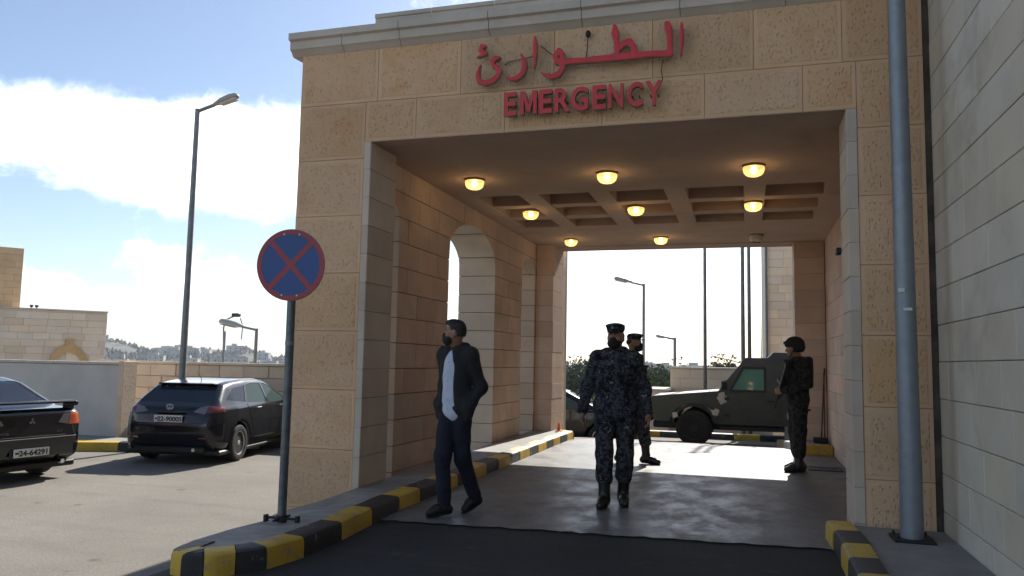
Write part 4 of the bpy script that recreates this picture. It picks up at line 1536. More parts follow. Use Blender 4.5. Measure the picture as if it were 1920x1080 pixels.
# ------------------------------------------------------------------ beyond the ramp
hw = thing('hospital_wing', 'pale stone wing of the hospital seen past the rear right pillar', 'building', (4, 33, gz(4, 30)))
MB().box(.75, 13, 30.06, 42, -6, 8.8).build('wall', M['farstone'], hw)
WFR = ((0, 30.0, 0), (1, 0, 0), (0, 0, 1), (0, -1, 0))
for k in range(30):
    x = .75 - RNG.uniform(0, .5)
    while x < 3.4:
        L = RNG.uniform(.6, 1.0)
        block('stone', hw, WFR, max(x, .75), x + L, -.6 + .31 * k, -.6 + .31 * (k + 1), .06, [M['farstone']], gap=.003)
        x += L
MB().tube([(.70, 29.9, -1), (.70, 29.9, 8.8)], .045, 8).build('downpipe', M['galvd'], hw)
MB().box(.55, 13.2, 29.85, 42, 8.8, 9.05).build('cornice', M['cornice'], hw)
for x0, x1, y0, z1, nm, lab in ((-2.25, .72, 24.6, 1.32, 'stone_block_wall', 'higher pale stone wall block behind the armoured vehicle bonnet'), (-3.0, -2.2, 23.6, .66, 'low_wall', 'low pale wall with a sunlit top left of the stone block')):
    t_ = thing(nm, lab, 'wall', ((x0 + x1) / 2, y0 + .5, gz(-1, y0)))
    MB().box(x0, x1, y0 + .05, y0 + 2.2, -4, z1 - .004).build('wall', M['farstone'], t_)
    FRW = ((0, y0, 0), (1, 0, 0), (0, 0, 1), (0, -1, 0))
    k = 0
    zz = z1 - .06
    while zz > -.9:
        x = x0 - (.3 if k % 2 else 0)
        while x < x1:
            block('stone', t_, FRW, max(x, x0), min(x + .6, x1), zz - .29, zz, .05, [M['farstone']], gap=.003)
            x += .6
        zz -= .29
        k += 1
    MB().box(x0 - .04, x1 + .04, y0 - .04, y0 + 2.25, z1 - .058, z1, ch=.01).build('coping', M['cornice'], t_)
# ------------------------------------------------------------------ vehicles
def poly_sd(poly, Y, Z):
    P = np.array(poly, float)
    d = np.full(Y.shape, 1e9)
    s = np.ones(Y.shape)
    n = len(P)
    for i in range(n):
        a, b = P[i], P[i - 1]
        e = b - a
        wx, wy = Y - a[0], Z - a[1]
        t = np.clip((wx * e[0] + wy * e[1]) / (e @ e), 0, 1)
        bx, by = wx - e[0] * t, wy - e[1] * t
        d = np.minimum(d, bx * bx + by * by)
        c1, c2, c3 = Z >= a[1], Z < b[1], e[0] * wy > e[1] * wx
        f = (c1 & c2 & c3) | (~c1 & ~c2 & ~c3)
        s = np.where(f, -s, s)
    return s * np.sqrt(d)


def smax(a, b, k):
    h = np.maximum(k - np.abs(a - b), 0) / k
    return np.maximum(a, b) + h * h * k * .25


def interp(pts):
    xs_, ys_ = zip(*pts)
    return lambda v: np.interp(v, xs_, ys_)


def in_poly(pt, poly):
    x, y = pt
    c = False
    n = len(poly)
    for i in range(n):
        x1, y1 = poly[i]
        x2, y2 = poly[i - 1]
        if (y1 > y) != (y2 > y) and x < (x2 - x1) * (y - y1) / (y2 - y1) + x1:
            c = not c
    return c


def car_shell(prof, width, tumble, wheels, wr, h=.03):
    """closed car body: side profile x plan width with tumblehome, arches cut out"""
    P = np.array(prof)
    lo = np.array([-1.0, P[:, 0].min() - .1, .1])
    hi = np.array([1.0, P[:, 0].max() + .1, P[:, 1].max() + .1])
    n = np.ceil((hi - lo) / h).astype(int) + 1
    ax = [lo[i] + h * np.arange(n[i]) for i in range(3)]
    X, Y, Z = np.meshgrid(*ax, indexing='ij')
    side = poly_sd(prof, Y[0], Z[0])[None]
    w = interp(width)(Y[0]) - interp(tumble)(Z[0])
    D = smax(np.broadcast_to(side, X.shape), np.abs(X) - w[None], .09)
    for wy in wheels:
        cyl = np.maximum(np.hypot(Y - wy, Z - wr) - wr - .045, .52 - np.abs(X))
        D = np.maximum(D, -cyl)
    V, F = surf_nets(D, lo, h)
    return relax(V, F, 2, .5), F


def split_shell(root, V, F, paint, cuts):
    """cut panes and lamps out of the shell along straight lines; each becomes a part of its own"""
    bm = bmesh.new()
    vv = [bm.verts.new(v) for v in V]
    for f in F:
        try:
            bm.faces.new([vv[i] for i in f])
        except ValueError:
            pass
    bm.normal_update()
    out = []
    for cut in cuts:
        name, mat, axes, poly, test, off = cut[:6]
        i, j = axes
        P = [Vector(p) for p in poly]
        ctr = sum(P, Vector((0, 0))) / len(P)
        lo = [min(p[k] for p in poly) - .08 for k in (0, 1)]
        hi = [max(p[k] for p in poly) + .08 for k in (0, 1)]

        def near(f):
            c = f.calc_center_median()
            return test(c, f.normal) and lo[0] < c[i] < hi[0] and lo[1] < c[j] < hi[1]
        for a, b in zip(P, P[1:] + P[:1]):
            fs = [f for f in bm.faces if near(f)]
            geom = list({*fs, *[e for f in fs for e in f.edges], *[v for f in fs for v in f.verts]})
            e = b - a
            nrm = Vector((0, 0, 0))
            nrm[i], nrm[j] = e[1], -e[0]
            co = Vector((0, 0, 0))
            co[i], co[j] = a[0], a[1]
            bmesh.ops.bisect_plane(bm, geom=geom, plane_co=co, plane_no=nrm.normalized(), dist=1e-5)
        bm.normal_update()
        sel = [f for f in bm.faces if near(f) and in_poly((f.calc_center_median()[i], f.calc_center_median()[j]), poly)]
        if not sel:
            continue
        idx = {}
        vs, fs = [], []
        for f in sel:
            r_ = []
            for v in f.verts:
                if v not in idx:
                    idx[v] = len(vs)
                    vs.append(v.co + v.normal * off)
                r_.append(idx[v])
            fs.append(r_)
        out.append((name, vs, fs, mat, cut[6] if len(cut) > 6 else None))
        if off < 0 or True:
            bmesh.ops.delete(bm, geom=sel, context='FACES')
    bm.verts.index_update()
    me = bpy.data.meshes.new('body')
    bm.to_mesh(me)
    bm.free()
    me.materials.append(paint)
    me.polygons.foreach_set('use_smooth', [True] * len(me.polygons))
    body = link(bpy.data.objects.new('body', me), root, local=True)
    for name, vs, fs, mat, lab in out:
        o = mesh_obj(name, vs, fs, mat, root, local=True, smooth=True)
        if lab:
            o['label'] = lab
    return body


def bvh_of(o):
    me = o.data
    return BVHTree.FromPolygons([v.co.copy() for v in me.vertices], [list(p.vertices) for p in me.polygons])


def seam(root, bvh, pts, axis_dir, mat, r=.0045, name='panel_gap', n=10):
    """thin dark gap laid on the body along a polyline seen along axis_dir"""
    path = []
    d = Vector(axis_dir)
    for a, b in zip(pts, pts[1:]):
        for k in range(n):
            p = Vector(a).lerp(Vector(b), k / n)
            hit = bvh.ray_cast(p, d)
            if hit[0]:
                path.append(hit[0] - d * .0005)
    if len(path) > 2:
        MB().tube(path, r, 5).build(name, mat, root, local=True)


def wheel(root, x, y, r, w, side, rim_mat, spokes=10, steel=False):
    """tyre with tread shoulders, spoked rim; side=+1 outer face towards +x"""
    fr = ((x, y, r), (0, 1, 0), (0, 0, 1), (side, 0, 0))
    t = MB().lathe([(r * .66, -w / 2), (r * .93, -w / 2), (r, -w * .36), (r, w * .36), (r * .94, w * .49), (r * .82, w * .53), (r * .68, w * .50), (r * .66, w * .38)], fr, 36).build('wheel', M['tyre'], root, local=True, smooth=35)
    rim = MB()
    rim.lathe([(r * .66, -w * .3), (r * .67, w * .44), (r * .62, w * .45), (r * .60, w * .36), (r * .60, -w * .28)], fr, 36)
    o, u, v, n = [Vector(q) for q in fr]
    if steel:
        rim.lathe([(r * .60, .0), (r * .5, w * .22), (r * .3, w * .16), (r * .22, w * .40), (r * .05, w * .42)], fr, 24)
    else:
        rim.lathe([(r * .16, w * .1), (r * .16, w * .36), (r * .11, w * .41), (r * .03, w * .42)], fr, 18)
        for k in range(spokes):
            a = 2 * math.pi * k / spokes
            e = u * math.cos(a) + v * math.sin(a)
            p = -u * math.sin(a) + v * math.cos(a)
            for q in ((-.018, -.030), (.018, .030)):
                rim.prism([(r * .12, q[0] - .010), (r * .62, q[1] - .011), (r * .62, q[1] + .011), (r * .12, q[0] + .010)], (o, e, p, n), w * .24, w * .37)
    rim.build('rim', rim_mat, t, local=True, smooth=35)
    MB().lathe([(r * .45, -.0), (r * .45, w * .06)], fr, 24).build('brake_disc', M['galvd'], t, local=True)
    return t


def plate(root, loc, w, h, text, rz, tilt=0):
    """number plate facing -y in car space"""
    p = MB().box(-w / 2, w / 2, -.006, .006, -h / 2, h / 2, ch=.003).build('number_plate', M['plate'], root, local=True)
    p.location = loc
    p.rotation_euler = (tilt, 0, rz)
    t = put_text(text, (0.03, -.0075, -h * .33), h * .88, M['platetext'], p, bold=.004, depth=.001, name='plate_number', sx=1.12, local=True)
    MB().box(-w / 2 + .02, -w / 2 + .075, -.0078, -.006, -h * .12, h * .12).build('country_mark', M['platetext'], p, local=True)
    return p


def seats(root, z=.35, rows=((.25, 2), (-.75, 2))):
    for y, n in rows:
        for x in (-.38, .38):
            mb = MB()
            mb.box(x - .24, x + .24, y - .05, y + .45, z, z + .18, ch=.05).box(x - .23, x + .23, y - .18, y - .02, z + .12, z + .72, ch=.05).box(x - .12, x + .12, y - .17, y - .07, z + .74, z + .92, ch=.035)
            mb.build('seat', M['seat'], root, local=True)
    MB().box(-.78, .78, -1.6, 1.3, z - .1, z, ch=.02).build('cabin_floor', M['trim'], root, local=True)
    MB().box(-.72, .72, .95, 1.25, z + .3, z + .58, ch=.05).build('dashboard', M['trim'], root, local=True)


# ---- hatchback, seen from its rear right
def hatchback(label, loc, rz):
    t = thing('parked_hatchback', label, 'car', loc, rz)
    prof = [(-1.98, .22), (-2.10, .34), (-2.15, .52), (-2.16, .66), (-2.11, .84), (-2.06, .95), (-1.96, 1.02), (-1.62, 1.27), (-1.50, 1.345), (-1.2, 1.385), (-.7, 1.415), (-.1, 1.412), (.2, 1.365), (.6, 1.18), (1.0, .99),
            (1.6, .93), (1.95, .80), (2.13, .64), (2.15, .4), (2.0, .22)]
    width = [(-2.2, .66), (-2.05, .78), (-1.85, .85), (-1.4, .885), (0, .885), (1.4, .875), (1.9, .8), (2.2, .62)]
    tumble = [(.15, .06), (.35, .0), (.72, .0), (.92, .03), (.98, .07), (1.42, .31)]
    V, F = car_shell(prof, width, tumble, (-1.31, 1.29), .315)
    cuts = []
    for s in (1, -1):
        tst = (lambda c, n, s=s: c.x * s > .35 and abs(n.x) > .35)
        cuts += [('door_window', M['glass'], (1, 2), [(-.95, 1.0), (-.10, .975), (-.10, 1.325), (-.50, 1.33), (-.72, 1.30)], tst, -.008),
                 ('door_window', M['glass'], (1, 2), [(-.03, .975), (.84, .965), (.36, 1.235), (.10, 1.32), (-.03, 1.33)], tst, -.008),
                 ('quarter_window', M['glassd'], (1, 2), [(-1.66, 1.07), (-1.0, 1.01), (-.77, 1.30), (-1.30, 1.255)], tst, -.006)]
    cuts += [('rear_window', M['glassd'], (0, 2), [(-.66, 1.035), (.66, 1.035), (.54, 1.29), (-.54, 1.29)], lambda c, n: c.y < -1.35 and n.y < -.3, -.006),
             ('windscreen', M['glass'], (0, 2), [(-.68, 1.03), (.68, 1.03), (.52, 1.32), (-.52, 1.32)], lambda c, n: c.y > .3 and n.y > .3, -.006)]
    for s in (1, -1):
        tst = (lambda c, n, s=s: c.x * s > .2 and c.y < -1.80)
        cuts += [('tail_light', M['tail'], (0, 2), [(s * .62, .865), (s * .90, .89), (s * .90, .955), (s * .66, .985)], tst, .006, 'red outer tail light'),
                 ('tail_light', M['tailc'], (0, 2), [(s * .40, .885), (s * .615, .845), (s * .65, .985), (s * .50, .955)], tst, .005, 'clear inner tail light')]
    body = split_shell(t, V, F, M['carnavy'], cuts)
    bv = bvh_of(body)
    for s in (1, -1):
        for y in (-1.31, 1.29):
            wheel(t, s * .775, y, .315, .205, s, M['rim'])
        for y in (-.62, .38):
            MB().box(s * .885 - .02, s * .885 + .025, y - .09, y + .09, .885, .912, ch=.008).build('door_handle', M['chrome'], t, local=True)
        for ln in ([(s * 2, -.06, .40), (s * 2, -.06, .98)], [(s * 2, -.98, .98), (s * 2, -.93, .75), (s * 2, -.80, .52), (s * 2, -.72, .40)], [(s * 2, -.75, .37), (s * 2, .85, .37)], [(s * 2, .98, .96), (s * 2, .95, .5)]):
            seam(t, bv, ln, (-s, 0, 0), M['trim'])
        MB().box(s * .92 - .09, s * .92 + .09, .74, .86, 1.0, 1.12, ch=.03).build('mirror', M['carnavy'], t, local=True)
        MB().box(s * .60 - .07, s * .60 + .07, -2.135, -2.09, .44, .475, ch=.006).build('reflector', M['tail'], t, local=True)
    for ln in ([(-.70, -4, .70), (.70, -4, .70)], [(-.74, -4, .70), (-.66, -4, .98)], [(.74, -4, .70), (.66, -4, .98)]):
        seam(t, bv, ln, (0, 1, 0), M['trim'])
    MB().box(-.52, .52, -1.64, -1.36, 1.325, 1.350, ch=.008).build('roof_spoiler', M['carnavy'], t, local=True)
    MB().box(-.62, .62, -2.10, -1.9, .20, .30, ch=.02).build('rear_diffuser', M['trim'], t, local=True)
    MB().tube([(.45, -2.05, .26), (.45, -2.13, .26)], .032, 12).build('exhaust', M['chrome'], t, local=True)
    MB().box(-.26, .26, -2.165, -2.11, .865, .885, ch=.005).build('boot_handle', M['trim'], t, local=True)
    plate(t, (0, -2.165, .77), .50, .115, '22-90005', 0)
    em = MB()
    for k in range(20):
        a, b = 2 * math.pi * k / 20, 2 * math.pi * (k + 1) / 20
        em.tube([(.058 * math.cos(a), -2.125, .965 + .042 * math.sin(a)), (.058 * math.cos(b), -2.125, .965 + .042 * math.sin(b))], .006, 6)
    em.tube([(.012, -2.128, .995), (-.022, -2.128, .945), (.04, -2.128, .945)], .006, 6)
    em.build('emblem', M['chrome'], t, local=True)
    MB().tube([(0, -1.1, 1.385), (0, -1.22, 1.50)], [.007, .003], 6).build('antenna', M['trim'], t, local=True)
    seats(t)
    MB().box(-.85, .85, -2.0, 2.0, .16, .24, ch=.02).build('underbody', M['trim'], t, local=True)
    return t


# ---- saloon with a boot spoiler, seen from behind
def saloon(label, loc, rz, number):
    t = thing('parked_saloon', label, 'car', loc, rz)
    prof = [(-2.0, .26), (-2.20, .36), (-2.26, .52), (-2.27, .66), (-2.235, .80), (-2.215, .98), (-2.12, 1.035), (-1.70, 1.055), (-1.40, 1.20), (-1.08, 1.38), (-.75, 1.445), (-.2, 1.475), (.15, 1.465), (.5, 1.40), (.9, 1.20),
            (1.25, 1.02), (1.75, .95), (2.12, .82), (2.26, .62), (2.25, .36), (2.1, .22)]
    width = [(-2.3, .70), (-2.15, .80), (-1.9, .86), (-1.3, .88), (0, .88), (1.4, .87), (1.95, .8), (2.3, .62)]
    tumble = [(.15, .06), (.35, .0), (.78, .0), (.98, .03), (1.03, .07), (1.47, .29)]
    V, F = car_shell(prof, width, tumble, (-1.33, 1.30), .325)
    cuts = []
    for s in (1, -1):
        tst = (lambda c, n, s=s: c.x * s > .35 and abs(n.x) > .35)
        cuts += [('door_window', M['glass'], (1, 2), [(-1.15, 1.03), (-.22, 1.01), (-.22, 1.38), (-.55, 1.38), (-.85, 1.33)], tst, -.008),
                 ('door_window', M['glass'], (1, 2), [(-.14, 1.01), (.98, 1.0), (.55, 1.25), (.2, 1.38), (-.14, 1.385)], tst, -.008)]
    cuts += [('rear_window', M['glassd'], (0, 2), [(-.68, 1.085), (.68, 1.085), (.52, 1.39), (-.52, 1.39)], lambda c, n: c.y < -.8 and n.y < -.2 and c.z > 1.06, -.006),
             ('windscreen', M['glass'], (0, 2), [(-.68, 1.06), (.68, 1.06), (.52, 1.39), (-.52, 1.39)], lambda c, n: c.y > .3 and n.y > .3, -.006)]
    for s in (1, -1):
        tst = (lambda c, n, s=s: c.x * s > .2 and c.y < -1.75)
        cuts += [('tail_light', M['tailo'], (0, 2), [(s * .56, .80), (s * .90, .80), (s * .90, .955), (s * .60, .965)], tst, .006, 'amber-red outer tail light'),
                 ('tail_light', M['tailc'], (0, 2), [(s * .40, .835), (s * .555, .80), (s * .595, .955), (s * .48, .945)], tst, .005, 'clear inner tail light')]
    body = split_shell(t, V, F, M['carblack'], cuts)
    bv = bvh_of(body)
    for s in (1, -1):
        for y in (-1.33, 1.30):
            wheel(t, s * .77, y, .325, .205, s, M['rim'])
        for y in (-.75, .3):
            MB().box(s * .88 - .02, s * .88 + .025, y - .09, y + .09, .90, .928, ch=.008).build('door_handle', M['carblack'], t, local=True)
        for ln in ([(s * 2, -.18, .40), (s * 2, -.18, 1.0)], [(s * 2, -1.1, 1.0), (s * 2, -.95, .7), (s * 2, -.8, .40)], [(s * 2, .95, .98), (s * 2, .95, .5)]):
            seam(t, bv, ln, (-s, 0, 0), M['trim'])
        MB().box(s * .92 - .09, s * .92 + .09, .74, .86, 1.02, 1.14, ch=.03).build('mirror', M['carblack'], t, local=True)
        MB().box(s * .66 - .08, s * .66 + .06, -2.25, -2.20, .515, .55, ch=.006).build('reflector', M['tail'], t, local=True)
        MB().box(s * .64 - .05, s * .64 + .05, -2.18, -2.03, 1.0, 1.115, ch=.02).build('spoiler_foot', M['carblack'], t, local=True)
        MB().box(s * .72 - .06, s * .72 + .03, -2.19, -2.04, 1.06, 1.135, ch=.02).build('spoiler_tip', M['carblack'], t, local=True)
    MB().box(-.70, .70, -2.21, -2.02, 1.105, 1.140, ch=.014).build('boot_spoiler', M['carblack'], t, local=True)
    for ln in ([(-.62, -4, .66), (.62, -4, .66)], [(-.64, -4, .66), (-.58, -4, 1.0)], [(.64, -4, .66), (.58, -4, 1.0)]):
        seam(t, bv, ln, (0, 1, 0), M['trim'])
    seam(t, bv, [(-.84, -4, .635), (.84, -4, .635)], (0, 1, 0), M['chrome'], .006, 'bumper_strip')
    em = MB()
    for k in range(3):
        a = rad(90 + 120 * k)
        e, p = Vector((math.cos(a), 0, math.sin(a))), Vector((-math.sin(a), 0, math.cos(a)))
        em.prism([(0, 0), (.026, -.0155), (.052, 0), (.026, .0155)], ((0, -2.238, .865), e, p, (0, -1, 0)), -.01, .006)
    em.build('emblem', M['chrome'], t, local=True)
    put_text('LANCER', (-.43, -2.262, .70), .05, M['chrome'], t, depth=.003, name='model_lettering', local=True)
    put_text('GLX', (.40, -2.262, .70), .042, M['chrome'], t, depth=.003, name='model_lettering', local=True)
    plate(t, (0, -2.275, .445), .52, .115, number, 0)
    MB().box(-.30, .30, -2.262, -2.235, .37, .52, ch=.01).build('plate_recess', M['trim'], t, local=True)
    MB().tube([(-.05, -.95, 1.41), (-.05, -1.10, 1.52)], [.007, .003], 6).build('antenna', M['trim'], t, local=True)
    MB().tube([(.52, -2.05, .27), (.52, -2.22, .27)], .032, 12).build('exhaust', M['chrome'], t, local=True)
    seats(t)
    MB().box(-.85, .85, -2.05, 2.1, .17, .26, ch=.02).build('underbody', M['trim'], t, local=True)
    return t


hatchback('dark blue five-door hatchback parked by the tan wall, seen from its rear right', (-9.66, 13.24, -.448), rad(10))
sal = saloon('black saloon with a boot spoiler parked at the left edge', (-11.80, 9.02, -.448), rad(83), '24-64291')
c_ = copy_tree(sal)
c_.location = (-4.75, 19.3, -.72)
c_.rotation_euler = (0, 0, rad(-80))
c_['label'] = 'black saloon mostly hidden behind the front guard and rear left pillar'


# ---- armoured 4x4
def armoured(label, loc, rz):
    t = thing('armoured_vehicle', label, 'armoured vehicle', loc, rz)
    SIDE = ((0, 0, 0), (0, 1, 0), (0, 0, 1), (-1, 0, 0))
    # lower hull with wheel-arch cut-outs
    hull = [(-2.45, .48), (-2.45, 1.15), (.58, 1.18), (1.98, 1.04), (2.03, .98), (2.03, .62), (1.90, .50), (1.62, .50), (1.52, .72), (1.34, .86), (.86, .86), (.68, .72), (.60, .48), (-1.12, .48), (-1.20, .72), (-1.36, .86),
            (-1.80, .86), (-1.98, .72), (-2.06, .48)]
    MB().prism(hull, SIDE, -.84, .84).build('hull', M['olive'], t, local=True)
    # cabin: sloped sides and screen
    def loft(base, top, wb, wt, zb, zt, mat, name):
        vs = [(x * wb, y, zb) for y in base for x in (-1, 1)] + [(x * wt, y, zt) for y in top for x in (-1, 1)]
        fs = [(0, 1, 5, 4)[::-1], (2, 3, 7, 6), (0, 2, 6, 4), (1, 5, 7, 3), (4, 6, 7, 5), (0, 1, 3, 2)]
        return mesh_obj(name, vs, fs, mat, t, local=True)
    loft((-2.45, .60), (-2.42, .02), .838, .70, 1.175, 1.90, M['olivegrey'], 'cabin')
    loft((-2.0, -.42), (-1.95, -.55), .60, .52, 1.898, 2.02, M['olivegrey'], 'roof_hatch')
    # side glass in thick frames, two a side
    for s in (-1, 1):
        def P(y, z, off):
            x = .838 + (.70 - .838) * (z - 1.175) / .725
            return (s * (x + off), y, z)
        for poly, nm in (([(.30, 1.22), (-.34, 1.22), (-.34, 1.66), (.06, 1.66)], 'side_window'), ([(-.72, 1.34), (-1.05, 1.34), (-1.05, 1.58), (-.72, 1.58)], 'side_window')):
            c = (sum(p[0] for p in poly) / 4, sum(p[1] for p in poly) / 4)
            fr_ = [(c[0] + (a - c[0]) * 1.2, c[1] + (b - c[1]) * 1.22) for a, b in poly]
            vs = [P(a, b, .004) for a, b in fr_] + [P(a, b, .02) for a, b in fr_] + [P(a, b, .02) for a, b in poly] + [P(a, b, .004) for a, b in poly]
            fs = [[k, (k + 1) % 4, 4 + (k + 1) % 4, 4 + k] for k in range(4)] + [[4 + k, 4 + (k + 1) % 4, 8 + (k + 1) % 4, 8 + k] for k in range(4)] + [[8 + k, 8 + (k + 1) % 4, 12 + (k + 1) % 4, 12 + k] for k in range(4)]
            mesh_obj('window_frame', vs, fs, M['olived'], t, local=True)
            mesh_obj(nm, [P(a, b, .006) for a, b in poly], [[0, 1, 2, 3]], M['armglass'], t, local=True)
        # door plate, handle, hinges
        dv_ = [(.42, .56), (-.62, .56), (-.62, 1.14), (.42, 1.15)]
        MB().prism(dv_, ((0, 0, 0), (0, 1, 0), (0, 0, 1), (s, 0, 0)), .842, .856).build('door', M['olive'], t, local=True)
        MB().box(s * .87 - .015, s * .87 + .015, -.56, -.40, .98, 1.01, ch=.005).build('door_handle', M['olived'], t, local=True)
        for z in (.66, 1.02):
            MB().box(s * .862 - .012, s * .862 + .012, .36, .46, z - .03, z + .03, ch=.005).build('hinge', M['olived'], t, local=True)
        # wheel arch flares
        for yc_ in (1.10, -1.58):
            arc = MB()
            pts = [(yc_ + .50 * math.cos(a), .40 + .50 * math.sin(a)) for a in [rad(12 + 13 * k) for k in range(13)]]
            pts2 = [(yc_ + .435 * math.cos(a), .40 + .435 * math.sin(a)) for a in [rad(12 + 13 * k) for k in range(13)]]
            for k in range(12):
                arc.prism([pts[k], pts[k + 1], pts2[k + 1], pts2[k]], ((0, 0, 0), (0, 1, 0), (0, 0, 1), (s, 0, 0)), .80, .91)
            arc.build('wheel_arch', M['olived'], t, local=True)
            wheel(t, s * .76, yc_, .385, .26, s, M['olived'], steel=True)
        MB().box(s * .80 - .06, s * .80 + .06, -1.1, .56, .36, .44, ch=.01).build('side_step', M['black_iron'], t, local=True)
        MB().box(s * .90 - .06, s * .90 + .07, .42, .52, 1.22, 1.40, ch=.015).build('mirror', M['black_iron'], t, local=True)
        # pale camouflage patches painted on as ragged plates of paint
        for cy_, cz_, rr in ((.50, 1.03, .17), (-.94, .70, .19), (1.50, .66, .10), (.66, .74, .12), (-1.9, 1.0, .15)):
            n = 14
            if cy_ < .42 and cy_ > -.62:
                continue
            pol = []
            for k in range(n):
                a = 2 * math.pi * k / n
                q = rr * RNG.uniform(.45, 1.1)
                pol.append((cy_ + q * math.cos(a) * .8, cz_ + q * math.sin(a) * .8))
            x_ = .843 if not (.6 < cy_ < 1.6 and cz_ < .8) else .912
            MB().prism(pol, ((0, 0, 0), (0, 1, 0), (0, 0, 1), (s, 0, 0)), x_ - .002, x_ + .002).build('paint_patch', M['patch'], t, local=True)
    for s in (-1, 1):
        rv = MB()
        pts = [(-2.35 + .17 * k, 1.115) for k in range(17)] + [(-2.35 + .17 * k, .53) for k in range(2)] + [(-.66, .56 + .1 * k) for k in range(6)] + [(.46, .56 + .1 * k) for k in range(6)] + [(.75 + .16 * k, 1.07 - .015 * k) for k in range(8)]
        for a, b2 in pts:
            rv.lathe([(.012, -.002), (.011, .006), (.005, .009)], ((s * .841, a, b2), (0, 1, 0), (0, 0, 1), (s, 0, 0)), 6)
        rv.build('rivet_row', M['olived'], t, local=True)
    # front end
    MB().box(-.86, .86, 1.98, 2.14, .50, .66, ch=.02).build('front_bumper', M['black_iron'], t, local=True)
    for z in (.74, .81, .88):
        MB().box(-.42, .42, 2.03, 2.05, z, z + .035).build('grille_bar', M['black_iron'], t, local=True)
    for s in (-1, 1):
        MB().lathe([(.09, 0), (.095, .02), (.08, .04), (.02, .05)], ((s * .62, 2.03, .84), (1, 0, 0), (0, 0, 1), (0, 1, 0)), 16).build('headlight', M['tailc'], t, local=True)
        MB().box(s * .82 - .04, s * .82 + .04, 1.99, 2.05, .70, .77, ch=.01).build('indicator', M['white'], t, local=True)
        wy = [(s * .06, 1.22), (s * .72, 1.22), (s * .60, 1.80), (s * .05, 1.80)]
        vs = []
        for x, z in wy:
            y = .60 + (.02 - .60) * (z - 1.175) / .725
            vs.append((x, y + .006, z))
        mesh_obj('windscreen', vs, [[0, 1, 2, 3]], M['armglass'], t, local=True)
    # raised wire screen over the bonnet
    sc_ = MB()
    for k in range(7):
        x = -.66 + .22 * k
        sc_.tube([(x, .10, 1.78), (x, .72, 1.93)], .010, 6)
    for k in range(4):
        f = k / 3
        sc_.tube([(-.68, .10 + .62 * f, 1.78 + .15 * f), (.68, .10 + .62 * f, 1.78 + .15 * f)], .013, 6)
    sc_.build('wire_screen', M['lamphead'], t, local=True)
    MB().box(-.6, .6, -2.3, 2.0, .34, .50, ch=.03).build('chassis', M['black_iron'], t, local=True)
    MB().tube([(-.9, 1.10, .385), (.9, 1.10, .385)], .05, 10).build('axle', M['black_iron'], t, local=True)
    MB().tube([(-.9, -1.58, .385), (.9, -1.58, .385)], .05, 10).build('axle', M['black_iron'], t, local=True)
    MB().tube([(-.5, -.3, 1.9), (-.5, -.3, 3.2)], [.012, .005], 6).build('antenna', M['black_iron'], t, local=True)
    return t


armoured('olive armoured four-wheel-drive with pale camouflage patches, parked behind the canopy', (0.0, 18.35, gz(0, 18.35) + .005), rad(90))
# ------------------------------------------------------------------ people
def fold_noise(seed, amp, fz=22., fx=14.):
    r = random.Random(seed)
    ph = [r.uniform(0, 6.28) for _ in range(6)]

    def f(P):
        x, y, z = P[..., 0], P[..., 1], P[..., 2]
        w = np.sin(z * fz + 3 * np.sin(x * fx + ph[0]) + ph[1]) * np.sin(y * fx * 1.1 + x * 7 + ph[2])
        w += .6 * np.sin(z * fz * 1.9 + 2.5 * np.sin(y * 17 + ph[3]) + x * 20 + ph[4])
        return amp * w
    return f


def lerp3(a, b, t):
    return tuple(a[i] + (b[i] - a[i]) * t for i in range(3))


def hand_prims(wr_, d, inward, curl=.4):
    """palm and five fingers hanging from the wrist along d; inward = direction of the palm"""
    d = np.array(d, float)
    d /= np.linalg.norm(d)
    inn = np.array(inward, float)
    inn -= d * (inn @ d)
    inn /= np.linalg.norm(inn)
    ac = np.cross(d, inn)
    w = np.array(wr_, float)
    out = [P_cone(w - d * .01, w + d * .03, .026, .029) + (.02,)]
    for k, (o, L) in enumerate(((-.030, .068), (-.010, .078), (.011, .072), (.030, .058))):
        k0 = w + d * .035 + ac * o * .75
        k1 = w + d * .088 + ac * o
        out.append(P_cone(w + d * .03 + ac * o * .6, k1, .015, .0125) + (.018,))
        m1 = k1 + (d * math.cos(curl) + inn * math.sin(curl)) * L * .5
        m2 = m1 + (d * math.cos(curl * 2.2) + inn * math.sin(curl * 2.2)) * L * .5
        out.append(P_cone(k1, m1, .0100, .0093) + (.004,))
        out.append(P_cone(m1, m2, .0093, .0078) + (.004,))
    sgn = -1
    t0 = w + d * .028 + ac * sgn * .026
    t1 = t0 + d * .032 + ac * sgn * .022 + inn * .018
    t2 = t1 + d * .03 + inn * .010
    out += [P_cone(t0, t1, .0135, .0115) + (.010,), P_cone(t1, t2, .0112, .009) + (.004,)]
    return out


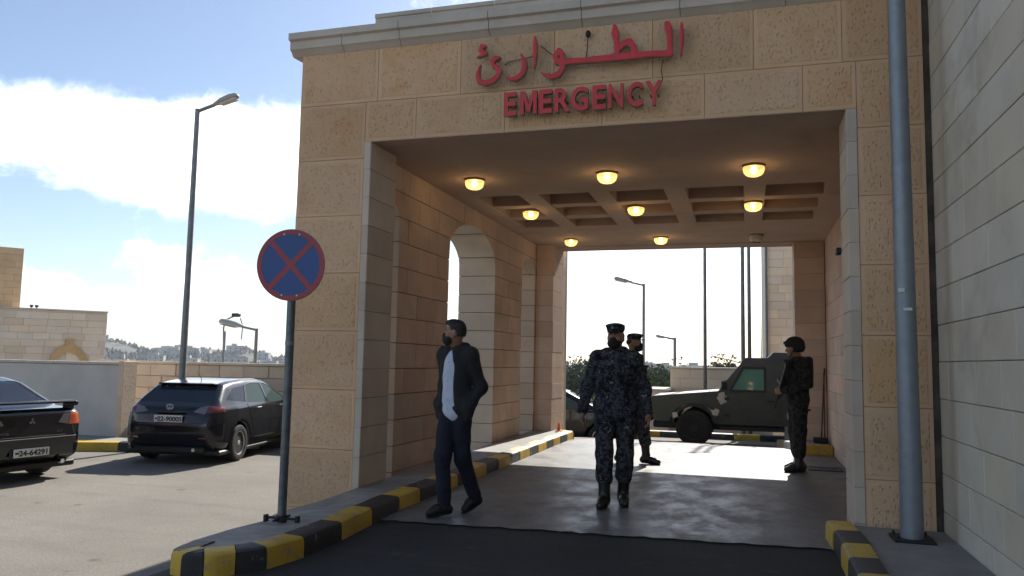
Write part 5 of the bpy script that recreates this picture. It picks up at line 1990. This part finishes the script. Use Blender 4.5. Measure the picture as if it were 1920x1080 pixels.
def head_prims(c, yaw, tilt=0.):
    """head centred at c, facing -y turned by yaw; brow, nose, mouth, chin, ears"""
    R = rotz(yaw) @ rotx(tilt)
    c = np.array(c, float)
    T = lambda *p: c + R @ np.array(p, float)
    pr = [P_ell(c + R @ np.array((0, .012, .025)), (.078, .097, .095), R) + (.03,), P_ell(T(0, -.022, -.035), (.062, .070, .078), R) + (.03,),
          P_ell(T(0, -.060, -.085), (.032, .030, .026), R) + (.03,), P_cone(T(0, -.090, .018), T(0, -.108, -.022), .010, .0155) + (.012,),
          P_ell(T(0, -.086, -.052), (.024, .010, .0075), R) + (.006,), P_ell(T(0, -.085, -.066), (.021, .010, .008), R) + (.006,),
          P_cone(T(-.042, -.082, .030), T(.042, -.082, .030), .012, .012) + (.012,)]
    for s in (-1, 1):
        pr += [P_ell(T(s * .078, .012, -.005), (.010, .022, .032), R) + (.006,), P_ell(T(s * .040, -.062, -.018), (.024, .026, .020), R) + (.02,)]
    return pr, T, R


def make_person(label, loc, rz, cfg):
    t = thing('person', label, 'person', loc, rz)
    J = cfg['J']
    hc, yaw = J['head'], cfg['yaw']
    hp, T, R = head_prims(hc, yaw, cfg.get('tilt', 0))
    b = cfg.get('build', 1.)
    body = list(hp)
    ch, pv, nk = J['chest'], J['pelvis'], J['neck']
    body += [P_cone(nk, T(0, .015, -.05), .056, .054), P_ell(ch, (.155 * b, .105 * b, .17)), P_ell(lerp3(ch, pv, .55), (.135 * b, .105 * b, .16)), P_ell(pv, (.15 * b, .105 * b, .12)),
             P_cone(lerp3(ch, nk, .75), nk, .075, .058)]
    Tw = cfg.get('tw', 0)
    for s in ('L', 'R'):
        sh, el, wr_ = J['sh' + s], J['el' + s], J['wr' + s]
        body += [P_cone(sh, lerp3(ch, nk, .6), .058, .06), P_cone(sh, el, .054, .042), P_cone(el, wr_, .041, .027)]
        hip, kn, an, toe = J['hip' + s], J['kn' + s], J['an' + s], J['toe' + s]
        body += [P_cone(hip, kn, .086, .056), P_cone(kn, lerp3(kn, an, .35), .055, .056), P_cone(lerp3(kn, an, .35), an, .056, .037), P_cone(an, toe, .038, .028)]
        d = np.array(wr_) - np.array(el)
        inn = J.get('palm' + s, ((-1 if s == 'L' else 1), 0, 0))
        body += hand_prims(wr_, J.get('hand' + s, d), inn, cfg.get('curl', .45))
    sdf_obj('body', body, .0085, M['skin'], t, k=.035)
    # eyes
    for s in (-1, 1):
        e = T(s * .033, -.079, .010)
        V, F = sdf_mesh([P_ell(e, (.0115, .0105, .0075), R)], .003, .005)
        ey = mesh_obj('eye', V.tolist(), F.tolist(), M['eye'], t, local=True, smooth=True)
        q = T(s * .033, -.0885, .010)
        MB().lathe([(.0055, -.001), (.005, .0012), (.002, .002)], (Vector(q), tuple(R @ np.array((1, 0, 0))), (0, 0, 1), tuple(R @ np.array((0, -1, 0)))), 10).build('iris', M['iris'], ey, local=True)
        br = sdf_mesh([P_cone(T(s * .016, -.094, .030), T(s * .050, -.082, .034), .005, .0035)], .0035, .004)
        mesh_obj('eyebrow', br[0].tolist(), br[1].tolist(), M['hair'], t, local=True, smooth=True)
    cfg['dress'](t, J, T, R, b)
    return t


def face_mask(t, T, R):
    pr = [P_ell(T(0, -.045, -.055), (.070, .066, .056), R), P_ell(T(0, -.090, -.025), (.030, .034, .034), R), P_ell(T(0, -.075, -.075), (.040, .040, .034), R)]
    sub = [P_box(T(0, .10, -.04), (.2, .105, .2), .004, R)]
    o = sdf_obj('face_mask', pr, .0065, M['mask'], t, k=.025, subs=sub)
    for s in (-1, 1):
        MB().tube([T(s * .062, -.03, -.02), T(s * .080, .0, -.002), T(s * .085, .026, .012)], .0025, 5).build('ear_loop', M['mask'], o, local=True)
        MB().tube([T(s * .060, -.03, -.07), T(s * .078, .0, -.04), T(s * .085, .026, -.022)], .0025, 5).build('ear_loop', M['mask'], o, local=True)


def torso_coat(J, b, grow, hem, flare=0.):
    ch, pv, nk = J['chest'], J['pelvis'], J['neck']
    return [P_ell(ch, (.165 * b + grow, .112 * b + grow, .19)), P_ell(lerp3(ch, pv, .5), (.15 * b + grow, .118 * b + grow, .19)), P_ell((pv[0], pv[1], max(pv[2], hem + .13)), (.158 * b + grow + flare, .112 * b + grow + flare, .15)),
            P_cone(lerp3(ch, nk, .55), lerp3(ch, nk, .9), .085 + grow, .066 + grow)]


def sleeves(J, grow, to=.92):
    out = []
    ch, nk = J['chest'], J['neck']
    for s in ('L', 'R'):
        sh, el, wr_ = J['sh' + s], J['el' + s], J['wr' + s]
        out += [P_cone(sh, lerp3(ch, nk, .6), .066 + grow, .07 + grow), P_cone(sh, el, .062 + grow, .053 + grow), P_cone(el, lerp3(el, wr_, to), .053 + grow, .042 + grow)]
    return out


def trouser_prims(J, b, grow, end=.9, bloused=False):
    pv = J['pelvis']
    out = [P_ell(pv, (.158 * b + grow, .113 * b + grow, .13))]
    for s in ('L', 'R'):
        hip, kn, an = J['hip' + s], J['kn' + s], J['an' + s]
        e = lerp3(kn, an, end)
        out += [P_cone(hip, kn, .096 + grow, .075 + grow), P_cone(kn, e, .074 + grow, (.076 if bloused else .066) + grow)]
    return out


def shoe(t, an, toe, name='shoe', high=False, mat=None):
    an, toe = np.array(an, float), np.array(toe, float)
    d = toe - an
    d[2] = 0
    d /= np.linalg.norm(d)
    heel = an - d * .045
    z0 = min(toe[2], heel[2] - .045)
    base = toe.copy()
    pr = [P_cone((heel[0], heel[1], heel[2] - .035), (an + (toe - an) * .55), .042, .043), P_cone(an + (toe - an) * .5, toe, .044, .037), P_cone((heel[0], heel[1], heel[2] - .03), tuple(an + np.array((0, 0, .02))), .042, .046)]
    if high:
        pr.append(P_cone(tuple(an), tuple(an + np.array(high)), .052, .064))
    o = sdf_obj(name, pr, .009, mat or M['shoe'], t, k=.03)
    # welted sole
    a = np.array((heel[0], heel[1], heel[2] - .066))
    b2 = np.array((toe[0], toe[1], toe[2] - .030))
    s = sdf_mesh([P_cone(a, lerp3(a, b2, .6), .040, .042), P_cone(lerp3(a, b2, .55), b2, .044, .034)], .009, .02)
    V = s[0].copy()
    ln = b2 - a
    ax_ = ln / np.linalg.norm(ln)
    up = np.array((0, 0, 1.)) - ax_ * ax_[2]
    up /= np.linalg.norm(up)
    h_ = (V - a) @ up
    V = V - np.outer(h_ * .72, up)
    mesh_obj('sole', V.tolist(), s[1].tolist(), M['tyre'], o, local=True, smooth=40)
    return o


def stand_joints(h=1.0, feet=None, **kw):
    J = dict(head=(0, -.02, 1.625), neck=(0, .015, 1.475), chest=(0, 0, 1.29), pelvis=(0, .01, .965),
             shL=(.172, .01, 1.425), shR=(-.172, .01, 1.425), elL=(.235, .03, 1.14), elR=(-.235, .03, 1.14), wrL=(.255, -.02, .905), wrR=(-.255, -.02, .905),
             hipL=(.088, .01, .93), hipR=(-.088, .01, .93), knL=(.10, -.005, .505), knR=(-.10, -.005, .505), anL=(.105, .03, .085), anR=(-.105, .03, .085),
             toeL=(.125, -.13, .035), toeR=(-.125, -.13, .035))
    J.update(kw)
    return {k: tuple(c * h for c in v) for k, v in J.items()}


def patrol_cap(t, T, R, mat):
    pr = [P_ell(T(0, .005, .085), (.088, .105, .055), R), P_ell(T(0, -.02, .118), (.094, .112, .022), R)]
    o = sdf_obj('cap', pr, .008, mat, t, k=.03, subs=[P_box(T(0, 0, .005), (.2, .2, .045), .002, R)])
    br = sdf_mesh([P_ell(T(0, -.105, .052), (.062, .050, .008), R)], .006, .01)
    mesh_obj('cap_brim', br[0].tolist(), br[1].tolist(), mat, o, local=True, smooth=True)
    MB().lathe([(.014, 0), (.012, .004), (.004, .006)], (Vector(T(0, -.112, .095)), tuple(R @ np.array((1, 0, 0))), (0, 0, 1), tuple(R @ np.array((0, -1, 0)))), 12).build('cap_badge', M['galvd'], o, local=True)
    hr = sdf_mesh([P_ell(T(0, .030, .02), (.081, .088, .065), R)], .008, .02, subs=[P_box(T(0, -.13, 0), (.2, .115, .2), .002, R), P_box(T(0, 0, -.15), (.2, .2, .135), .002, R)])
    mesh_obj('hair', hr[0].tolist(), hr[1].tolist(), M['hair'], t, local=True, smooth=True)


# -- man in a dark jacket strolling left, hands in his jacket pockets, head turned
def dress_man(t, J, T, R, b):
    hair = [P_ell(T(0, .018, .045), (.081, .101, .084), R), P_ell(T(0, .050, -.005), (.078, .066, .07), R), P_ell(T(0, -.035, .095), (.060, .058, .034), R)]
    sdf_obj('hair', hair, .008, M['hair'], t, k=.03, subs=[P_box(T(0, -.125, -.01), (.2, .085, .085), .02, R), P_box(T(0, -.02, -.10), (.2, .2, .07), .004, R)], noise=fold_noise(3, .0016, 90, 80))
    face_mask(t, T, R)
    sh = torso_coat(J, b, .004, .86)
    sdf_obj('shirt', sh + [P_ell((J['pelvis'][0], J['pelvis'][1] - .01, .90), (.150, .112, .10))], .012, M['shirt'], t, k=.05, noise=fold_noise(11, .0022))
    col = MB()
    nk = J['neck']
    for s in (-1, 1):
        col.prism([(.0, .0), (.075, .035), (.06, -.035), (.02, -.055)], ((nk[0] + s * .004, nk[1] - .085, nk[2] - .012), (s * .75, .62, .15), (0, -.25, 1), (0, -1, .2)), -.004, .006)
    col.build('shirt_collar', M['shirt'], t, local=True)
    for k in range(6):
        z = 1.36 - .085 * k
        MB().lathe([(.006, 0), (.006, .003)], ((.0, -.128 - .012 * math.sin(k * .6), z), (1, 0, 0), (0, 0, 1), (0, -1, 0)), 8).build('button', M['button'], t, local=True)
    jk = torso_coat(J, b, .016, .86, .012) + sleeves(J, .004, .97)
    jk += [P_ell((J['pelvis'][0], J['pelvis'][1], .93), (.180, .138, .09)), P_cone((-.19, -.02, .97), (-.165, -.03, .87), .058, .05), P_cone((.20, -.02, .98), (.17, -.03, .87), .058, .05)]
    for s in (-1, 1):
        jk += [P_cone((s * .055, -.065, 1.47), (s * .095, .035, 1.50), .022, .026), P_cone((s * .095, .035, 1.50), (0, .085, 1.51), .026, .024)]
    # open front: wedge from the collar to the hem
    wdg = []
    for y0, z0, y1, z1, w0, w1 in ((-.115, 1.60, -.15, 1.45, .075, .085), (-.15, 1.45, -.20, 1.33, .085, .115), (-.20, 1.33, -.21, 1.10, .122, .128), (-.21, 1.10, -.21, .76, .128, .160)):
        wdg.append(P_cone((-.03, y0, z0), (-.03, y1, z1), w0, w1))
    sdf_obj('jacket', jk, .012, M['blackcloth'], t, k=.05, subs=wdg, noise=fold_noise(5, .0036, 17, 10))
    sdf_obj('trousers', trouser_prims(J, b, .003, .92), .011, M['navy'], t, k=.045, noise=fold_noise(8, .0045, 22))
    shoe(t, J['anL'], J['toeL'])
    shoe(t, J['anR'], J['toeR'])


Jm = stand_joints(1.0, pelvis=(0, .0, .955), hipL=(.085, .0, .925), hipR=(-.085, .0, .925),
                  elL=(.24, .10, 1.14), wrL=(.19, -.02, .975), elR=(-.215, .08, 1.14), wrR=(-.185, -.03, .975), handL=(-.25, -.05, -1.), handR=(.25, -.05, -1.),
                  head=(0, -.045, 1.62), knR=(-.03, -.15, .515), anR=(.02, -.16, .09), toeR=(-.03, -.32, .04), knL=(.075, .03, .50), anL=(.10, .22, .135), toeL=(.09, .07, .04))
man = make_person('man in black jacket, pale blue shirt and black mask walking by the striped kerb', (-2.55, 6.80, .008), rad(-18), dict(J=Jm, yaw=rad(-60), dress=dress_man, curl=.7))
man.scale = (.92, .92, 1.0)


# -- guard in dark blue pixel camouflage facing the camera
def dress_guard(t, J, T, R, b):
    patrol_cap(t, T, R, M['camo'])
    face_mask(t, T, R)
    jk = torso_coat(J, b, .020, .80, .012) + sleeves(J, .008, .95)
    pv = J['pelvis']
    jk += [P_ell((pv[0], pv[1], .915), (.172 * b, .130 * b, .115))]
    for s in (-1, 1):
        jk += [P_cone((s * .05, -.055, 1.475), (s * .085, .03, 1.50), .020, .024), P_cone((s * .085, .03, 1.50), (0, .075, 1.505), .024, .022)]
        jk += [P_box((s * .085, -.128 * b - .012, 1.29), (.055, .016, .065), .012)]
    sdf_obj('jacket', jk, .012, M['camo'], t, k=.05, noise=fold_noise(21, .006, 16, 10))
    for s in (-1, 1):
        MB().box(s * .085 - .058, s * .085 + .058, -.128 * b - .042, -.128 * b - .026, 1.325, 1.362, ch=.005).build('pocket_flap', M['camo'], t, local=True)
        MB().box(s * .15 - .05, s * .15 + .03, -.03, .05, 1.494, 1.508, ch=.004).build('shoulder_strap', M['camo'], t, local=True)
    sdf_obj('trousers', trouser_prims(J, b, .010, .52, True), .010, M['camo'], t, k=.018, noise=fold_noise(23, .0045, 20, 10))
    for s in ('L', 'R'):
        up = np.array(lerp3(J['an' + s], J['kn' + s], .52)) - np.array(J['an' + s])
        shoe(t, J['an' + s], J['toe' + s], 'boot', high=tuple(up))


Jg = stand_joints(1.0, elL=(.285, .04, 1.13), elR=(-.285, .04, 1.13), wrL=(.315, -.03, .90), wrR=(-.315, -.03, .90), hipL=(.10, .01, .93), hipR=(-.10, .01, .93),
                  knL=(.098, .02, .50), knR=(-.100, -.06, .50), anL=(.078, .09, .09), anR=(-.095, -.08, .085), toeL=(.105, -.07, .035), toeR=(-.13, -.24, .035))
make_person('guard in dark blue camouflage uniform, cap and black mask walking towards the camera', (-1.24, 7.75, .008), rad(7), dict(J=Jg, yaw=rad(-14), dress=dress_guard, build=1.16))
Jg2 = stand_joints(1.02, wrL=(.26, -.06, .91), knL=(.09, -.12, .52), anL=(.09, -.16, .085), toeL=(.10, -.33, .035), knR=(-.09, .06, .5), anR=(-.09, .14, .10), toeR=(-.10, -.01, .035))
make_person('second guard in cap and mask turned right, half hidden behind the first guard', (-1.53, 11.10, .008), rad(72), dict(J=Jg2, yaw=rad(10), dress=dress_guard, build=1.02))


# -- soldier with helmet and vest standing side-on by the right pillar
def dress_soldier(t, J, T, R, b):
    hm = [P_ell(T(0, .012, .060), (.108, .130, .108), R), P_ell(T(0, .03, .005), (.104, .112, .075), R)]
    o = sdf_obj('helmet', hm, .008, M['vest'], t, k=.03, subs=[P_box(T(0, -.135, -.06), (.2, .10, .085), .02, R), P_box(T(0, 0, -.125), (.2, .2, .075), .004, R), P_ell(T(0, 0, .02), (.085, .105, .09), R)])
    MB().tube([T(-.085, -.02, .0), T(-.06, -.06, -.08), T(0, -.08, -.11), T(.06, -.06, -.08), T(.085, -.02, .0)], .006, 6).build('chin_strap', M['vest'], o, local=True)
    MB().box(-.02, .02, -.01, .01, -.02, .02).build('helmet_mount', M['gun'], o, local=True).location = tuple(T(0, -.118, .085))
    jk = torso_coat(J, b, .016, .82, .01) + sleeves(J, .010, .95)
    sdf_obj('jacket', jk + [P_ell((0, .01, .90), (.17, .13, .12))], .012, M['camo2'], t, k=.05, noise=fold_noise(31, .004))
    vs_ = [P_box((0, -.13, 1.27), (.15, .045, .19), .04), P_box((0, .13, 1.30), (.16, .05, .21), .045), P_box((-.165, 0, 1.22), (.04, .10, .12), .03), P_box((.165, 0, 1.22), (.04, .10, .12), .03),
           P_cone((-.10, -.12, 1.44), (-.11, .12, 1.47), .03), P_cone((.10, -.12, 1.44), (.11, .12, 1.47), .03)]
    v_ = sdf_obj('vest', vs_, .011, M['vest'], t, k=.04)
    for k in range(3):
        MB().box(-.13 + .09 * k, -.05 + .09 * k, -.215, -.155, 1.09, 1.24, ch=.012).build('magazine_pouch', M['vest'], v_, local=True)
    MB().box(-.09, .09, .165, .195, 1.22, 1.42, ch=.012).build('back_pouch', M['vest'], v_, local=True)
    sdf_obj('trousers', trouser_prims(J, b, .012, .60, True), .011, M['camo2'], t, k=.045, noise=fold_noise(33, .004, 28))
    for s in (-1, 1):
        MB().box(s * .19 - .03, s * .19 + .03, -.06, .07, .62, .78, ch=.015).build('leg_pocket', M['camo2'], t, local=True)
    for s in ('L', 'R'):
        up = np.array(lerp3(J['an' + s], J['kn' + s], .5)) - np.array(J['an' + s])
        shoe(t, J['an' + s], J['toe' + s], 'boot', high=tuple(up))


Js = stand_joints(1.0, head=(0, -.03, 1.615), elL=(.26, .05, 1.16), wrL=(.12, -.215, 1.06), elR=(-.25, .12, 1.14), wrR=(-.235, .10, .90), handL=(-.5, -.5, -.1), palmL=(-1, .3, 0),
                  anL=(.10, -.02, .085), toeL=(.12, -.18, .035), anR=(-.11, .05, .085), toeR=(-.14, -.11, .035))
sold = make_person('soldier in helmet and dark vest standing side-on before the rear right pillar', (.64, 11.22, .008), rad(-78), dict(J=Js, yaw=rad(-4), tilt=rad(4), dress=dress_soldier, build=1.06))
# his rifle on its sling, muzzle down across the front
rf = thing('rifle', 'black rifle slung muzzle-down across the soldier with the helmet', 'rifle', (.64, 11.22, .0), rad(-78))
a_, b_ = Vector((.14, -.225, 1.20)), Vector((-.22, .17, .88))
a_, b_ = Vector((.18, -.23, 1.22)), Vector((-.10, -.27, .82))
d_ = (b_ - a_).normalized()
q_ = d_.cross(Vector((0, 1, 0))).normalized()
MB().tube([a_ + d_ * .20, b_], .010, 8).build('barrel', M['gun'], rf, local=True)
MB().prism([(-.06, -.02), (.24, -.02), (.24, .02), (-.06, .022)], (a_, d_, q_, (0, -1, 0)), -.02, .02).build('receiver', M['gun'], rf, local=True)
MB().prism([(-.24, -.035), (-.06, -.015), (-.06, .018), (-.24, .018)], (a_, d_, q_, (0, -1, 0)), -.016, .016).build('stock', M['gun'], rf, local=True)
MB().prism([(.07, -.03), (.12, -.03), (.16, -.17), (.11, -.18)], (a_, d_, q_, (0, -1, 0)), -.012, .012).build('magazine', M['gun'], rf, local=True)
MB().tube([a_ - d_ * .22, (.12, -.20, 1.46), (.02, .16, 1.47), (-.17, .02, 1.20), b_ - d_ * .15], .008, 6).build('sling', M['vest'], rf, local=True)
# baton in the soldier's trailing hand
bt = thing('baton', 'short dark baton held behind the soldier with the helmet', 'baton', (.64, 11.22, .0), rad(-78))
MB().tube([(-.255, .04, .80), (-.262, .25, .80)], .014, 10).build('shaft', M['gun'], bt, local=True, smooth=True)
MB().tube([(-.255, .02, .80), (-.256, .07, .80)], .018, 10).build('grip', M['vest'], bt, local=True, smooth=True)
# ------------------------------------------------------------------ trees beyond the ramp
def tree(label, base, h, cr, mat, seed, n=2600, group='trees beyond the ramp', leaf=.16, name='tree'):
    r = random.Random(seed)
    t = thing(name, label, 'tree', base, 0, group)
    tr = MB()
    tr.tube([(0, 0, -.2), (r.uniform(-.1, .1), r.uniform(-.1, .1), h * .3), (r.uniform(-.2, .2), r.uniform(-.2, .2), h * .62)], [h * .035, h * .026, h * .014], 8)
    tips = []
    for k in range(9):
        a = r.uniform(0, 6.28)
        z0 = h * r.uniform(.22, .5)
        q = Vector((math.cos(a) * cr * r.uniform(.4, .9), math.sin(a) * cr * r.uniform(.4, .9), h * r.uniform(.5, .92)))
        m = Vector((q.x * .45, q.y * .45, (z0 + q.z) / 2))
        tr.tube([(0, 0, z0), m, q], [h * .016, h * .010, h * .004], 6)
        tips.append(q)
    tr.build('trunk', M['bark'], t, local=True, smooth=True)
    clumps = [(q, cr * r.uniform(.30, .52)) for q in tips]
    for k in range(16):
        a = r.uniform(0, 6.28)
        e = r.uniform(-.35, 1)
        rr = cr * math.sqrt(max(0, 1 - abs(e) ** 2)) * r.uniform(.35, 1)
        clumps.append((Vector((math.cos(a) * rr, math.sin(a) * rr, h * .64 + e * h * .34)), cr * r.uniform(.2, .42)))
    vs, fs = [], []
    for k in range(n):
        c, cr_ = r.choice(clumps)
        d = Vector((r.gauss(0, 1), r.gauss(0, 1), r.gauss(0, .8))).normalized() * cr_ * r.uniform(.3, 1.08)
        p = c + d
        u = Vector((r.gauss(0, 1), r.gauss(0, 1), r.gauss(0, 1))).normalized()
        v = u.orthogonal().normalized()
        s = leaf * r.uniform(.6, 1.3)
        b = len(vs)
        vs += [p - u * s, p + v * s * .5, p + u * s, p - v * s * .5]
        fs.append([b, b + 1, b + 2, b + 3])
    mesh_obj('crown', vs, fs, mat, t, local=True)
    return t


TR = [((-4.3, 36), 3.1, 2.5, 'rounded dark tree left of the front guard in the far opening', 0), ((-7.2, 41), 3.4, 2.7, 'tree at the far left edge of the far opening', 1), ((-9.6, 44), 3.2, 2.9, 'tree furthest left beyond the rear left pillar', 0),
      ((-1.0, 40), 3.9, 2.1, 'taller bushy tree above the stone block wall', 1), ((-3.1, 43), 2.9, 2.7, 'broad dark tree right of the guards', 0), ((1.6, 46), 3.0, 2.5, 'tree behind the flagpole pair', 1), ((-12.5, 43), 3.4, 3.0, 'tree behind the arcade wall', 1)]
for i, ((x, y), top, cr, lab, k) in enumerate(TR):
    z = gz(x, y)
    h = (1.0 + .35 * (top - 3.0)) - z
    tree(lab, (x, y, z), h, cr, M['leaf'] if k == 0 else M['leaf2'], 40 + i, 6500, leaf=.10)

# ------------------------------------------------------------------ the hillside town across the valley
def hill_z(a, d):
    """height of the far slope by bearing a (radians from +Y, left negative) and distance d"""
    t = sstep(520, 1150, d)
    top = np.interp(a, [-1.2, -.92, -.80, -.70, -.60, -.5, -.38, -.25, -.1, .1, .4], [14, 17, 15, 9, 4, -1, -4, -5, -6, -6, -8])
    return -14 + (float(top) + 14 + 3.5 * math.sin(a * 37) + 2.5 * math.sin(a * 91 + 1)) * t + 3 * math.sin(a * 60 + d * .02) * t


hv, hf = [], []
NA, ND = 120, 16
for j in range(ND):
    d = 480 + (1500 - 480) * j / (ND - 1)
    for i in range(NA):
        a = -1.35 + 1.95 * i / (NA - 1)
        z = hill_z(a, d) if d < 1200 else hill_z(a, 1200) - (d - 1200) * .06
        hv.append((math.sin(a) * d, math.cos(a) * d, z))
for j in range(ND - 1):
    for i in range(NA - 1):
        hf.append((j * NA + i, j * NA + i + 1, (j + 1) * NA + i + 1, (j + 1) * NA + i))
mesh_obj('hill', hv, hf, M['hill'], smooth=True)['kind'] = 'structure'


def house(a, d, w, dp, h, lab, mat):
    z = hill_z(a, d) if d > 480 else -14
    t = thing('hillside_house', lab, 'house', (math.sin(a) * d, math.cos(a) * d, z), -a + RNG.uniform(-.3, .3), group='houses on the far hillside')
    b = MB().box(-w / 2, w / 2, -dp / 2, dp / 2, -4, h)
    b.build('walls', mat, t, local=True)
    MB().box(-w / 2 - .2, w / 2 + .2, -dp / 2 - .2, dp / 2 + .2, h, h + .7).build('roof', mat, t, local=True)
    fl = max(1, int(h / 3.4))
    for f in range(fl):
        n = max(2, int(w / 4.5))
        for k in range(n):
            x = -w / 2 + w * (k + .5) / n
            MB().box(x - .7, x + .7, -dp / 2 - .08, -dp / 2 + .1, 1.2 + 3.4 * f, 2.7 + 3.4 * f).build('window', M['pane'], t, local=True)
    if w > 11:
        MB().box(-w * .2, w * .1, -dp * .2, dp * .2, h + .7, h + 3).build('stair_head', mat, t, local=True)
    return t


M['house2'] = pm('hill_house_grey', (.36, .35, .34), (.30, .29, .28), .05, .9, rand=.3)
kinds = [(lambda: (RNG.uniform(8, 13), RNG.uniform(8, 12), RNG.uniform(3.5, 6)), 'small flat-roofed house on the far hillside', 'house'),
         (lambda: (RNG.uniform(14, 24), RNG.uniform(10, 14), RNG.uniform(5, 8)), 'long pale apartment block on the far hillside', 'house'),
         (lambda: (RNG.uniform(11, 17), RNG.uniform(10, 14), RNG.uniform(5, 9)), 'grey apartment block on the far hillside', 'house2')]
for i in range(54):
    a = -.90 + .62 * RNG.random()
    d = RNG.uniform(620, 1160)
    k = kinds[i % 3]
    w, dp, h = k[0]()
    house(a, d, w, dp, h, k[1], M[k[2]])
for i in range(14):
    a = -.26 + .28 * RNG.random()
    d = RNG.uniform(560, 900)
    w, dp, h = kinds[1][0]()
    house(a, d, w, dp, h + RNG.uniform(3, 8), 'pale block of the town seen through the far opening', M['house'])
# woods on the slope read as one mass of scrub
vs, fs = [], []
for i in range(16000):
    a = -1.1 + 1.4 * RNG.random()
    d = RNG.uniform(500, 1190)
    if math.sin(a * 43 + d * .013) + math.sin(a * 17 - d * .02) < -.35:
        continue
    c = Vector((math.sin(a) * d, math.cos(a) * d, hill_z(a, d)))
    s = RNG.uniform(1.6, 3.6)
    b = len(vs)
    for k in range(5):
        q = 2 * math.pi * k / 5 + a * 50
        vs.append(c + Vector((math.cos(q) * s * RNG.uniform(.7, 1.2), math.sin(q) * s * RNG.uniform(.7, 1.2), s * RNG.uniform(.1, .5))))
    vs.append(c + Vector((0, 0, s * RNG.uniform(1.4, 2.1))))
    fs += [[b + k, b + (k + 1) % 5, b + 5] for k in range(5)]
sc_ = mesh_obj('hillside_scrub', vs, fs, M['scrub'])
tag(sc_, 'dark scrub and trees covering the far hillside', 'scrub', kind='stuff')

# ------------------------------------------------------------------ haze
hz_m = bpy.data.materials.new('haze')
hz_m.use_nodes = True
g_ = NT(hz_m.node_tree)
g_.n.clear()
out_ = g_.new('ShaderNodeOutputMaterial')
pv_ = g_.new('ShaderNodeVolumePrincipled')
pv_.inputs['Color'].default_value = (.78, .86, .97, 1)
pv_.inputs['Density'].default_value = HAZE = .00022
pv_.inputs['Anisotropy'].default_value = .2
g_.l.new(pv_.outputs[0], out_.inputs['Volume'])
hb = MB().box(-1950, 1950, -200, 2400, -20, 75).build('haze', hz_m)
tag(hb, 'thin pale blue haze filling the valley air', 'haze', kind='stuff')
